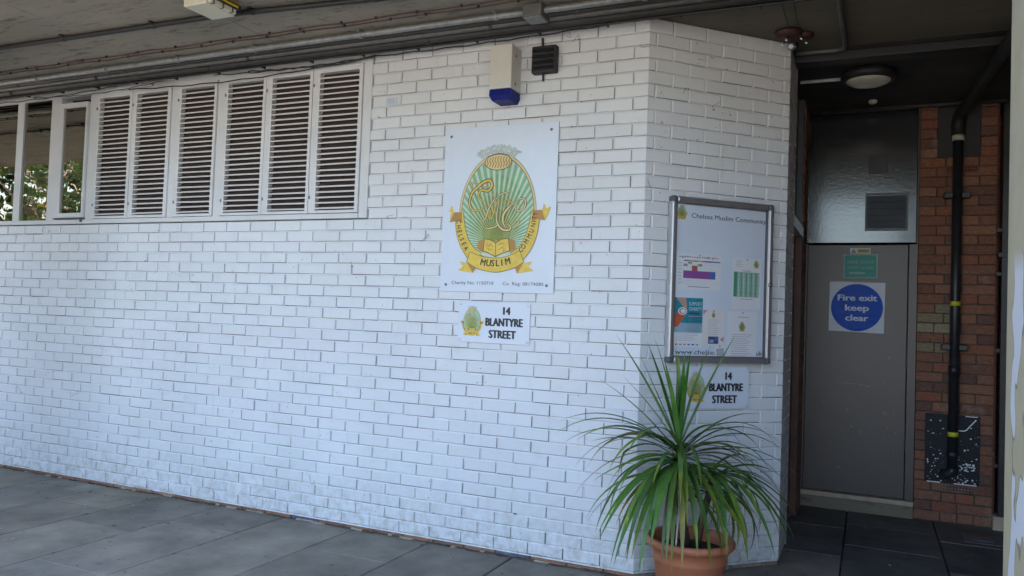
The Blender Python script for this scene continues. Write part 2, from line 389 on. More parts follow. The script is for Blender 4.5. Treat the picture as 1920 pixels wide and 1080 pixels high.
def bricks(mb, x0, x1, zrows, offs, mats, tones, B=.225, J=.010, proud=.0, skip=None, ends=(0, 0), depth=.06, jit=.0011, crev=(.0030, .0058), face=None, xl=None, pale=None):
    """zrows: list of (zbottom, ztop) of each course incl. the joint below; offs(row) -> x of one perpend (right end of a brick).
       Weather-struck joints: recessed under each brick, with the shade line painted dark and dirty, flush on the brick below."""
    bmat, mmat, cmat = mats
    for ri, (z0, z1) in enumerate(zrows):
        o = offs(ri); edges = []
        k = math.ceil((x0 - o) / B - .02); xs = [o + B * q for q in range(k, int((x1 - o) / B) + 2)]
        if xl: xs = xl[ri % len(xl)]
        xs = [x for x in xs if x0 + .012 < x < x1 - .012]; xs = [x0] + xs + [x1]
        for i in range(len(xs) - 1):
            a = xs[i] + (J if i > 0 else 0); b = xs[i + 1]; last = i == len(xs) - 2; first = i == 0
            bj = 0 if last else J
            if skip and skip((a + b) / 2, (z0 + z1) / 2): continue
            zb = z0 + J + j(jit); zt = z1 + j(jit) * .6; aa = a + (0 if first else j(jit)); bb = b + (0 if last else j(jit))
            yf = -proud + j(.0007); t = rnd.choice(tones) if tones else (1, 1, 1)
            kk = 1 + j(.018 if bmat[0] == 'w' else .06); t = tuple(c * kk for c in t)
            if pale and pale((a + b) / 2, (z0 + z1) / 2) and rnd.random() < .75: t = rnd.choice([(.36, .30, .19), (.30, .23, .15), (.27, .22, .14)])
            e = .0022 + rnd.random() * .0016; la = 0 if first else e; lb = 0 if last else e
            tl, tr = j(.0008), j(.0008)
            V = [(aa + la, yf, zb + e + tl), (bb - lb, yf, zb + e + tr), (bb - lb, yf, zt - e + tr), (aa + la, yf, zt - e + tl),
                 (aa, yf + e * .8, zb + tl), (bb, yf + e * .8, zb + tr), (bb, yf + e * .8, zt + tr), (aa, yf + e * .8, zt + tl),
                 (aa, .012, zb + tl), (bb, .012, zb + tr), (bb, .012, zt + tr), (aa, .012, zt + tl)]
            if first and ends[0]:
                for q in (0, 3, 4, 7): V[q] = (V[q][0], V[q][1], V[q][2])
            F = [(0, 1, 2, 3), (4, 5, 1, 0), (5, 6, 2, 1), (6, 7, 3, 2), (7, 4, 0, 3), (8, 9, 5, 4), (9, 10, 6, 5), (10, 11, 7, 6), (11, 8, 4, 7)]
            mb.add(V, F, bmat, t)
            # bed joint under this brick
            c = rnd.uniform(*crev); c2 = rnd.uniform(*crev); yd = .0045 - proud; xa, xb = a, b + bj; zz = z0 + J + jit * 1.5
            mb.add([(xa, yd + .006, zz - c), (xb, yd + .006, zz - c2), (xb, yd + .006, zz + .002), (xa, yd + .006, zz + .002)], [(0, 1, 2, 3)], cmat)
            mb.add([(xa, .0012 - proud, z0 - .001), (xb, .0012 - proud, z0 - .001), (xb, yd, zz - c2), (xa, yd, zz - c), (xa, yd + .006, zz - c), (xb, yd + .006, zz - c2)],
                   [(0, 1, 2, 3), (3, 2, 5, 4)], mmat, tuple(q * (1 + j(.05)) for q in (1, 1, 1)))
            if not last:   # perpend to the right of this brick
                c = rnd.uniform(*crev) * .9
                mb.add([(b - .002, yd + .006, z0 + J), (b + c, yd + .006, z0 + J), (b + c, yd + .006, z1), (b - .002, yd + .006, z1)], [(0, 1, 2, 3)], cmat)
                mb.add([(b + c, yd, z0 + .001), (b + J + .001, .0010 - proud, z0 + .001), (b + J + .001, .0010 - proud, z1), (b + c, yd, z1), (b + c, yd + .006, z0 + .001), (b + c, yd + .006, z1)],
                       [(0, 1, 2, 3), (0, 3, 5, 4)], mmat)

Bk, Cs = .225, .075
def zj(k): return .035 + (41 - k) * Cs
rows = [(zj(n + 1) - .010, zj(n) - .010) for n in range(-1, 41)]
rows[0] = (rows[0][0], 3.187)
rows = [(a, b, n) for (a, b), n in zip(rows, range(-1, 41))]
WX0, WX1, WZ0, WZ1 = -7.0, -1.888, 2.055, 3.19     # window opening

# ---------------------------------------------------------------- ground
g = MB(); g.add([(-150, -150, -.16), (150, -150, -.16), (150, 150, -.16), (-150, 150, -.16)], [(0, 1, 2, 3)], 'asphalt')
g.build('ground', kind='structure')
g = MB()
g.box((-14, -6.2, -.158), (6, 8, -.028), 'joint_sand'); g.box((-14, -6.35, -.157), (6, -6.2, .0), 'sill_concrete', bev=.01)
cols = [(-1.32 - .573 * k) for k in range(-1, 12)]
def slab(x0, x1, y0, y1, base=(.235, .206, .162)):
    k = 1 + j(.14); t = (base[0] * k * (1 + j(.03)), base[1] * k, base[2] * k * (1 + j(.03))); e = .004; h = j(.0012)
    jx = [j(.0015) for _ in range(4)]
    V = [(x0 + e + jx[0], y0 + e, h), (x1 - e + jx[1], y0 + e, h + j(.001)), (x1 - e + jx[2], y1 - e, h), (x0 + e + jx[3], y1 - e, h + j(.001))]
    W_ = [(x0 - .0, y0 - .0, h - .006), (x1 + .0, y0 - .0, h - .006), (x1 + .0, y1 + .0, h - .006), (x0 - .0, y1 + .0, h - .006)]
    W2_ = [(a, b, -.03) for a, b, c in W_]
    g.add(V + W_ + W2_, [(0, 1, 2, 3), (4, 5, 1, 0), (5, 6, 2, 1), (6, 7, 3, 2), (7, 4, 0, 3), (8, 9, 5, 4), (9, 10, 6, 5), (10, 11, 7, 6), (11, 8, 4, 7)], 'paving_slab', t)
sk = .0
for i, x in enumerate(cols[:-1]):
    xa, xb = cols[i + 1] + .004, x - .004
    y = (-.48 if i % 2 == 1 else -.785) - .93 * 6
    while y < .5:
        slab(xa, xb, y + .004, min(y + .926, .6)); y += .93
xs_ = [-.747 + .004, -.15, .44, 1.05, 1.645, 2.24, 2.85]
for i in range(len(xs_) - 1):
    ys = [-6.1 + .93 * q for q in range(6)] + ([-.5, .43, 1.41, 2.02, 2.6] if i % 2 else [-.8, .1, 1.09, 1.85, 2.6])
    ys = [y for y in ys if y < -1.2 or y > -.9]
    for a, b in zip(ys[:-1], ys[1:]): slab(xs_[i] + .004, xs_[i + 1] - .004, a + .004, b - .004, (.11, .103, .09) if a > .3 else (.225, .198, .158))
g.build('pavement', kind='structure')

# ---------------------------------------------------------------- soffit and building above
g = MB()
ybr = [-2.3, -1.19, .02]; xbr = [-9, -6.9, -5.7, -4.5, -3.3, -2.42, -1.62, -.5, .9, 2.9]
for a, b in zip(ybr[:-1], ybr[1:]):
    for c, d in zip(xbr[:-1], xbr[1:]):
        off = -.24 if a < -1.5 else 0
        g.box((c + off + .0015, a + .003, 3.19 + j(.0006)), (d + off - .0015, b - .003, 3.25), 'shaded_concrete' if c > .8 else 'soffit_concrete')
g.box((-9.3, .023, 3.191), (2.9, .860, 3.25), 'shaded_concrete'); g.box((-9.3, .863, 3.191), (2.9, 3.2, 3.25), 'shaded_soffit')  # recess ceiling painted darker in place of its shade
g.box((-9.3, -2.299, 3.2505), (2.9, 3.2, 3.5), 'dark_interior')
g.build('ceiling', kind='structure')
g = MB(); g.box((-14, -2.45, 3.19), (6, -2.3, 4.2), 'sill_concrete', bev=.01); g.box((-14, -2.3, 3.502), (6, 7, 5.2), 'red_brick', (.25, .1, .05))
g.build('upper_storey', label='brick upper storey with a concrete edge beam over the walkway', cat='building')

# ---------------------------------------------------------------- white brick wall (W1)
t = thing('white_brick_wall', 'long white painted brick wall carrying the shutters and the two emblem signs', 'wall')
g = MB()
def offs1(i):
    n = rows[i][2]; return -(.4 if n % 2 else .9) * Bk
bricks(g, -9.0, 0.0, [(a, b) for a, b, n in rows], offs1, ('white_brick_paint', 'white_mortar_paint', 'crevice_shade_dirt'), [(1, 1, 1), (.99, .99, .985), (1.01, 1.01, 1.01), (.98, .98, .975)],
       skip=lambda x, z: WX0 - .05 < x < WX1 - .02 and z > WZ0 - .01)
g.build('brick_face', t)
g = MB()   # body behind the face, with the window opening
g.box((-9, .0115, .034), (0, .215, WZ0), 'white_mortar_paint'); g.box((-9, .0115, WZ0), (WX0, .215, 3.188), 'white_mortar_paint')
g.box((WX1, .0115, WZ0), (0, .215, 3.188), 'white_mortar_paint')
g.build('wall_core', t)
g = MB()
x = -9.0
while x < -.02:
    x2 = min(x + .22 + j(.012), 0); tt = rnd.choice([(.26, .13, .08), (.30, .17, .11), (.22, .12, .085), (.34, .22, .15), (.12, .11, .17), (.30, .15, .09)])
    g.box((x + .004, .004 + j(.003), -.02), (x2 - .004, .03, .025 + j(.004)), 'red_brick', tt, bev=.003); x = x2
g.box((-9, .02, -.02), (0, .21, .034), 'dark_mortar')
tag(g.build('brick_footing', t), 'bare red brick course under the white paint')

def blot(g, x, z, s_, y, mat):
    n = rnd.randint(5, 8); a0 = j(3); g.poly([(x + s_ * rnd.uniform(.5, 1.3) * math.cos(a0 + 6.283 * k / n), z + s_ * rnd.uniform(.4, 1.1) * math.sin(a0 + 6.283 * k / n)) for k in range(n)], y, mat)
def chips(t, x0, x1, n, avoid=None):
    g = MB(); k = 0
    while k < n:
        x = rnd.uniform(x0, x1); i = rnd.randint(0, 41)
        if rnd.random() > .25 + .75 * ((41 - i) / 41) ** 1.5: continue
        z = rows[i][0] + .010 + (j(.004) if rnd.random() < .6 else rnd.uniform(0, .06)); k += 1
        if avoid and avoid(x, z): continue
        for _ in range(rnd.randint(1, 3)): blot(g, x + j(.012), z + j(.008), rnd.uniform(.0015, .0045) * (1.5 if rnd.random() < .15 else 1), -.0026 - rnd.random() * .0005, 'chip_dark')
        if rnd.random() < .12: g.stroke([(x, z), (x + j(.03), z + j(.03)), (x + j(.07), z + j(.05))], .0022, -.003, 'chip_dark')
    g.build('paint_chips', t)
chips(t, -6.5, -.02, 210, lambda x, z: x < WX1 and z > WZ0)
g = MB()
x = -9.0
while x < -.0:      # dirt and grit line in the angle of wall and paving
    w_ = rnd.uniform(.03, .12); h = rnd.uniform(.001, .011); d = rnd.uniform(.004, .028)
    g.add([(x, .004, h), (x + w_, .004, h * .8), (x + w_ * .9, -d, .0015), (x + w_ * .4, -d * 1.3, .0015), (x + .003, -d * .8, .0015)], [(0, 4, 3, 2, 1)], rnd.choice(['base_dirt', 'base_dirt', 'litter'])); x += w_ * .9
g.build('base_dirt', t)
# ---------------------------------------------------------------- angled white wall (W2)
t = thing('angled_brick_wall', 'short white painted brick wall face turned at an angle holding the notice board', 'wall', rz=R(45))
g = MB()
def offs2(i):
    n = rows[i][2]; return (.7 if n % 2 else .2) * Bk - .010 + .010
L2 = .997
bricks(g, 0, L2, [(a, b) for a, b, n in rows], offs2, ('white_brick_paint', 'white_mortar_paint', 'crevice_shade_dirt'), [(1, 1, 1), (.98, .98, .975), (.96, .96, .95)])
g.build('brick_face', t)
g = MB(); g.add([(0, .012, .034), (L2 - .012, .012, .034), (L2 - .012, .012, 3.188), (0, .012, 3.188)], [(0, 1, 2, 3)], 'white_mortar_paint'); g.build('wall_core', t)
g = MB()
x = 0.0
while x < L2 - .02:
    x2 = min(x + .22, L2); tt = rnd.choice([(.30, .27, .22), (.25, .22, .18), (.30, .2, .14)]); g.box((x + .003, .004, -.02), (x2 - .003, .03, .026 + j(.003)), 'red_brick', tt, bev=.003); x = x2
g.box((0, .02, -.02), (L2 - .012, .04, .034), 'dark_mortar')
tag(g.build('brick_footing', t), 'bare mortar and brick strip under the white paint')
chips(t, .02, .97, 75)

# ---------------------------------------------------------------- return into the recess
CX, CY = L2 * math.cos(R(45)), L2 * math.sin(R(45))
t = thing('return_brick_wall', 'narrow white brick side wall turning into the dark doorway recess', 'wall', (CX, CY, 0), R(90))
g = MB()
bricks(g, 0, .50, [(a, b) for a, b, n in rows], lambda i: .11 if i % 2 else .225, ('white_brick_paint', 'white_mortar_paint', 'crevice_shade_dirt'), [(.8, .8, .78), (.72, .72, .7)], crev=(.004, .006))
g.build('brick_face', t)
g = MB(); g.box((.0, .012, -.02), (.50, .06, 3.188), 'dark_mortar'); g.box((.5, .0, -.02), (.512, .22, 3.188), 'white_mortar_paint'); g.build('wall_core', t)

# brown timber door frame and side brick pier in the recess
t = thing('timber_door_frame', 'tall brown timber door frame in the side of the recess', 'door frame', (.60, 0, 0))
g = MB(); g.box((.02, 2.03, .0), (.098, 2.13, 2.13), 'brown_timber', bev=.003); g.box((.02, 1.22, .0), (.085, 1.30, 2.13), 'brown_timber', bev=.003); g.build('jamb', t)
g = MB(); g.box((.02, 1.22, 2.13), (.098, 2.13, 2.21), 'alu_sheet', bev=.003); g.build('transom', t)
g = MB(); g.box((.03, 1.30, .0), (.05, 2.03, 2.13), 'brown_timber'); g.build('door_leaf', t)
g = MB(); g.box((.03, 1.25, 2.21), (.05, 2.10, 3.188), 'vent_grey'); g.box((.05, 2.03, 2.21), (.09, 2.1, 3.188), 'grey_plastic'); g.build('overpanel', t)
t = thing('side_brick_pier', 'narrow red brick pier between the brown frame and the fire exit door', 'brick pier', (.698, 2.135, 0), R(90))
RT = [(.27, .12, .075), (.29, .13, .08), (.235, .105, .07), (.20, .10, .075), (.30, .14, .09)]
rrows = [(.0 + Cs * k, .0 + Cs * (k + 1)) for k in range(42)] + [(3.15, 3.187)]
g = MB(); bricks(g, 0, .345, rrows, lambda i: .1 if i % 2 else .21, ('red_brick', 'dark_mortar', 'crevice_shade_dirt'), RT, J=.007, crev=(.004, .0055)); g.build('brick_face', t)
g = MB(); g.box((0, .012, 0), (.345, .2, 3.187), 'dark_mortar'); g.build('pier_core', t)

# ---------------------------------------------------------------- fire exit door wall (plane y = 2.48)
Y3 = 2.48
t = thing('fire_exit_door', 'grey brown painted fire exit door with a glossy panel and louvre above it', 'door', (0, 0, 0))
g = MB()
g.box((.694, Y3 - .006, .13), (.71, Y3 + .05, 2.112), 'door_paint', bev=.002)
g.box((1.450, Y3 - .006, .13), (1.512, Y3 + .05, 2.112), 'door_paint', bev=.003)
g.box((1.500, Y3 - .006, 2.112), (1.512, Y3 + .05, 3.188), 'door_paint', bev=.003); g.build('door_frame', t)
g = MB(); g.box((.7115, Y3 + .004, .135), (1.446, Y3 + .05, 2.108), 'door_paint', bev=.004)
for z in (.55, 1.2, 1.8): g.tube([(1.448, Y3 - .001, z - .05), (1.448, Y3 - .001, z + .05)], .007, 'door_paint', 8)
g.build('door_leaf', t)
g = MB(); g.box((.696, Y3 + .000, 2.122), (1.4985, Y3 + .05, 3.187), 'door_gloss', bev=.004); g.build('overpanel', t)
g = MB()
fx0, fx1, fz0, fz1 = 1.131, 1.438, 2.219, 2.517
for a, b in (((fx0, fz0), (fx0 + .014, fz1)), ((fx1 - .014, fz0), (fx1, fz1)), ((fx0 + .014, fz0), (fx1 - .014, fz0 + .014)), ((fx0 + .014, fz1 - .014), (fx1 - .014, fz1))):
    g.box((a[0], Y3 - .016, a[1]), (b[0], Y3 + .002, b[1]), 'vent_grey')
for k in range(5):
    z = fz0 + .03 + k * .052
    g.add([(fx0 + .014, Y3 - .013, z - .012), (fx1 - .014, Y3 - .013, z - .012), (fx1 - .014, Y3 - .002, z + .04), (fx0 + .014, Y3 - .002, z + .04)], [(0, 1, 2, 3)], 'vent_grey')
g.build('louvre_vent', t)
g = MB(); g.box((1.153, Y3 - .006, 2.674), (1.286, Y3 + .001, 2.816), 'black_iron', bev=.002); g.build('blanking_plate', t)
g = MB(); g.box((.69, Y3 - .035, .092), (1.512, Y3 + .05, .128), 'raw_timber', bev=.004); g.build('threshold', t)
g = MB(); g.box((.69, Y3 - .022, -.01), (1.512, Y3 + .05, .0915), 'sill_concrete', bev=.006); g.build('step', t)

g = MB()
for k in range(26):
    x, z = rnd.uniform(.75, 1.42), rnd.choice([rnd.uniform(.3, 1.35), rnd.uniform(.55, 1.0)]); 
    if rnd.random() < .4: g.stroke([(x, z), (x + j(.02), z + j(.03))], .0015, Y3 + .0035, 'ink_soft')
    else: g.disc(x, z, rnd.uniform(.0015, .004), Y3 + .0035, 'ink_soft', rnd.uniform(.001, .003), 6)
g.stroke([(1.0, .995), (1.10, 1.0), (1.19, .985)], .0012, Y3 + .0034, 'ink_soft')
g.build('scuff_marks', t)
# red brick pier right of the door
t = thing('red_brick_pier', 'red brick pier between the fire exit door and the black gate', 'brick pier', (1.515, Y3 - .012, 0))
g = MB()
RT2 = RT + [(.31, .12, .07), (.32, .15, .09)]
bricks(g, 0, .515, rrows, lambda i: .10 if i % 2 else .155, ('red_brick', 'dark_mortar', 'crevice_shade_dirt'), RT2, J=.007, crev=(.004, .0055), jit=.0014, xl=[(.175, .288, .395), (.115, .285), (.18, .275, .40), (.11, .29)], pale=lambda x, z: x < .27 and 1.27 < z < 1.66)
g.build('brick_face', t)
g = MB(); g.box((0, .012, 0), (.515, .25, 3.187), 'dark_mortar'); g.build('pier_core', t)
def air_brick(x0, x1, z0, z1, lab):
    g = MB(); y = Y3 - .018
    g.box((x0, y, z0), (x1, y + .01, z1), 'red_brick', (.20, .07, .045), bev=.002)
    n = 9
    for r_ in range(2):
        for k in range(n):
            cx = x0 + (x1 - x0) * (k + .8) / (n + .6); cz = z0 + (z1 - z0) * (.3 + .4 * r_); g.rect(cx - .006, cz - .006, cx + .006, cz + .006, y - .0006, 'black_cable')
    g.build('air_brick', label=lab, cat='air vent')
air_brick(1.70, 1.905, .235, .29, 'small perforated red air brick just below the black metal plate')
air_brick(1.69, 1.91, 2.655, 2.71, 'dark perforated air brick high on the pier behind the black pipe')

g = MB(); g.box((1.584, Y3 - .030, .300), (1.946, Y3 - .018, .816), 'flaking_plate', bev=.003); g.stroke([(1.80, .70), (1.85, .705), (1.88, .74), (1.92, .79)], .008, Y3 - .032, 'paper')
for k in range(60):
    a = rnd.uniform(1.6, 1.93); b = .31 + .25 * rnd.random() ** 1.3; s_ = rnd.uniform(.002, .006); g.disc(a, b, s_ * 1.4, Y3 - .0312, 'paper', s_, 7)
for k in range(22):
    a = rnd.uniform(1.60, 1.93); b = rnd.uniform(.5, .8); s_ = rnd.uniform(.002, .005); g.disc(a, b, s_ * 1.5, Y3 - .0312, 'paper', s_, 7)
for k in range(18):
    a = rnd.uniform(1.81, 1.93); b = rnd.uniform(.40, .46); g.disc(a, b, rnd.uniform(.005, .014), Y3 - .0311, 'paper', rnd.uniform(.003, .006), 8)
g.rect(1.60, .298, 1.69, .306, Y3 - .0312, 'paper'); g.rect(1.78, .298, 1.93, .306, Y3 - .0312, 'paper'); g.rect(1.85, .808, 1.93, .814, Y3 - .0312, 'paper')
g.build('metal_plate', label='black metal plate flecked with white at the foot of the pipe', cat='metal plate')

g = MB(); g.box((1.631, Y3 - .03, 2.775), (1.765, Y3 - .013, 3.187), 'dark_panel', bev=.004); g.box((1.775, Y3 - .03, 2.775), (1.92, Y3 - .013, 3.187), 'dark_panel', bev=.004)
g.build('service_panel', label='dark grey panel behind the top of the black pipe', cat='panel')

t = thing('black_downpipe', 'black vertical pipe with two yellow bands running down the red brick pier', 'pipe', (1.765, Y3 - .075, 0))
g = MB(); g.tube([(0, 0, .42), (0, 0, 2.93)], .034, 'black_iron', 16); g.tube([(0, 0, 2.93), (0, 0, 3.03), (.01, -.05, 3.085), (.03, -.14, 3.10), (.08, -1.0, 3.10), (.16, -2.4, 3.10)], .046, 'black_cable', 16)
g.tube([(0, 0, 1.12), (0, 0, 1.19)], .039, 'black_iron', 16); g.tube([(0, 0, .50), (0, 0, .55)], .039, 'black_iron', 16)
g.tube([(0, 0, .43), (-.0, -.0, .40), (-.03, .01, .375), (-.07, .03, .37)], .036, 'black_iron', 12); g.build('pipe', t, smooth=True)
for z in (1.654, .676): g = MB(); g.tube([(0, 0, z - .017), (0, 0, z + .017)], .0365, 'yellow_tape', 16); g.build('yellow_band', t, smooth=True)
for z in (1.325, 2.475):
    g = MB(); g.box((-.088, -.012, z - .022), (.088, .055, z + .022), 'black_iron', bev=.006); g.build('bracket', t)
g = MB(); g.tube([(0, 0, 2.89), (0, 0, 2.93)], .042, 'fitting_cream', 16); g.build('pipe_collar', t, smooth=True)

t = thing('black_metal_gate', 'black metal gate with slatted infill right of the red brick pier', 'gate', (2.03, Y3, 0))
g = MB()
g.box((.035, -.04, .10), (.085, .02, 3.187), 'black_iron', bev=.004); g.box((.085, -.035, 1.955), (.62, .02, 2.0), 'black_iron', bev=.003)
g.box((.01, -.05, 2.01), (.62, .02, 2.045), 'black_iron', bev=.003); g.box((.085, -.035, .10), (.62, .02, .15), 'black_iron'); g.build('gate_frame', t)
g = MB()
for k in range(23):
    z = .16 + k * .078; g.box((.086, -.012, z), (.6, .0, z + .066), 'black_iron', bev=.003)
for k in range(14):
    z = 2.06 + k * .08; g.box((.086, -.012, z), (.6, .0, z + .03), 'black_iron')
g.build('gate_slats', t)
for z in (.45, 1.30, 1.87, 2.2):
    g = MB(); g.box((.002, -.03, z), (.036, -.01, z + .03), 'black_iron', bev=.002); g.build('hinge', t)
g = MB(); g.box((2.033, Y3 - .06, -.01), (2.7, Y3 + .1, .098), 'raw_timber', bev=.006)
g.build('gate_threshold', label='pale stone threshold under the black metal gate', cat='threshold')
g = MB(); g.box((2.032, Y3 + .03, .1), (2.05, Y3 + .3, 3.187), 'red_brick', (.2, .08, .05)); g.box((2.7, -2.3, -.02), (2.8, 3.1, 3.189), 'red_brick', (.2, .09, .06)); g.box((.6, 2.95, -.02), (2.69, 3.05, 3.189), 'red_brick', (.2, .09, .06))  # unseen right-hand wall extended forward to cut the light from that side
g.build('recess_side_wall', label='dark brick wall behind the black gate with an unseen right side added to block light', cat='wall')
g = MB(); g.box((1.80, 1.93, .001), (2.05, 2.20, .006), 'grey_plastic', bev=.001)
g.box((1.86, 1.99, .0062), (1.99, 2.13, .009), 'screw_steel', bev=.001)
g.build('drain_cover', label='small metal drain cover in the recess floor by the gate', cat='drain cover')

# interior behind the windows
g = MB()
g.box((-9.2, 2.9, 0), (.59, 3.0, 3.189), 'dark_interior'); g.box((-9.3, .22, 0), (-9.2, 3, 3.189), 'dark_interior'); g.box((.55, 1.3, 0), (.6, 2.9, 3.189), 'dark_interior')
g.build('interior_wall', label='dark inner room wall seen faintly through the window glass', cat='wall')

# ---------------------------------------------------------------- window band
t = thing('window_band', 'white painted window frame with clear panes and louvred shutters high in the wall', 'window', (0, 0, 0))
WP = 'window_paint'; yo = .012
g = MB()
g.box((-6.95, yo - .03, 2.062), (-1.958, yo + .09, 2.096), WP, bev=.003)               # sill rail
g.box((-6.95, yo - .012, 3.118), (-1.958, yo + .09, 3.187), WP)                 # head
g.box((-1.958, yo - .02, 2.062), (-1.892, yo + .09, 3.186), WP, bev=.003)            # right jamb
for a, b in ((-6.34, -6.26), (-5.548, -5.463), (-5.112, -4.995), (-4.64, -4.553), (-3.728, -3.660), (-3.262, -3.190)):
    g.box((a, yo - .014, 2.0965), (b, yo + .09, 3.1175), WP, bev=.003)
g.build('window_frame', t)
def pane(a, b, z0=2.098, z1=3.116, y=.014):
    g = MB(); g.box((a, y, z0), (b, y + .004, z1), 'window_glass'); return g
pane(-7.0, -6.342).build('pane', t); pane(-6.258, -5.55).build('pane', t); pane(-5.461, -5.114).build('pane', t)
# casement
g = MB()
for a, b in (((-4.985, 2.112), (-4.93, 3.062)), ((-4.666, 2.112), (-4.645, 3.062)), ((-4.93, 2.112), (-4.666, 2.150)), ((-4.93, 3.022), (-4.666, 3.062))):
    g.box((a[0], -.022, a[1]), (b[0], .03, b[1]), WP, bev=.002)
cs = g.build('casement', t)
pane(-4.931, -4.665, 2.149, 3.023, -.008).build('pane', cs)
g = MB(); g.box((-4.99, -.03, 2.1005), (-4.635, .0, 2.108), 'grey_plastic'); g.box((-4.66, -.034, 2.075), (-4.648, -.018, 2.106), 'grey_plastic'); g.build('stay', cs)
g = MB(); g.box((-5.94, -.03, 3.135), (-5.32, -.0, 3.15), WP, bev=.003); g.build('trickle_vent', t)
g = MB(); g.box((-4.45, -.03, 3.125), (-3.93, -.0, 3.145), WP, bev=.003); g.build('trickle_vent', t)
SH = [(-4.551, -4.148, -4.516, -4.178), (-4.140, -3.730, -4.092, -3.762), (-3.657, -3.266, -3.620, -3.290), (-3.186, -2.797, -3.154, -2.824), (-2.791, -2.380, -2.736, -2.405), (-2.374, -1.962, -2.316, -1.990)]
for si, (a, b, c, d) in enumerate(SH):
    z0, z1, y0, y1 = 2.100, 3.113, -.016 + j(.003), .03
    za, zb = 2.132, 3.074
    g = MB()
    g.box((a, y0, z0), (c, y1, z1), 'slat_paint' if 0 else WP, bev=.0025); g.box((d, y0, z0), (b, y1, z1), WP, bev=.0025)
    g.box((c, y0, z0), (d, y1, za - .012), WP, bev=.002); g.box((c, y0, zb), (d, y1, z1), WP, bev=.002)
    sh = g.build('louvred_shutter', t)
    g = MB(); n = 25; p = (zb - za) / n
    for k in range(n):
        z = za + k * p - .004 + j(.0012); tl = j(.0024); yy = y0 + .004; dz = .019 if not (si == 4 and k == 0) else .004
        sg = [j(.0007) for _ in range(2)]
        # folded nose facing out and blade rising inwards
        V = [(c, yy, z + sg[0]), (d, yy, z + sg[1] + tl), (d, yy - .001, z + .0105 + tl), (c, yy - .001, z + .0105),
             (c, yy + .036, z + .0105 + dz), (d, yy + .036, z + .0105 + dz + tl), (c, yy + .035, z + .009 + dz), (d, yy + .035, z + .009 + dz + tl)]
        g.add(V[:4], [(0, 1, 2, 3)], 'slat_paint'); g.add(V, [(3, 2, 5, 4), (1, 0, 6, 7)], 'slat_blade')
    g.build('slats', sh)
    g = MB(); g.box((c - .01, y0 + .044, z0 + .01), (d + .01, y0 + .05, z1 - .01), 'shutter_backing'); g.build('backing', sh)
    for hz in (2.2, 2.98):
        g = MB(); g.box((a + .004, y0 - .005, hz), (a + .014, y0 + .001, hz + .022), 'screw_steel', bev=.001); g.build('catch', sh)

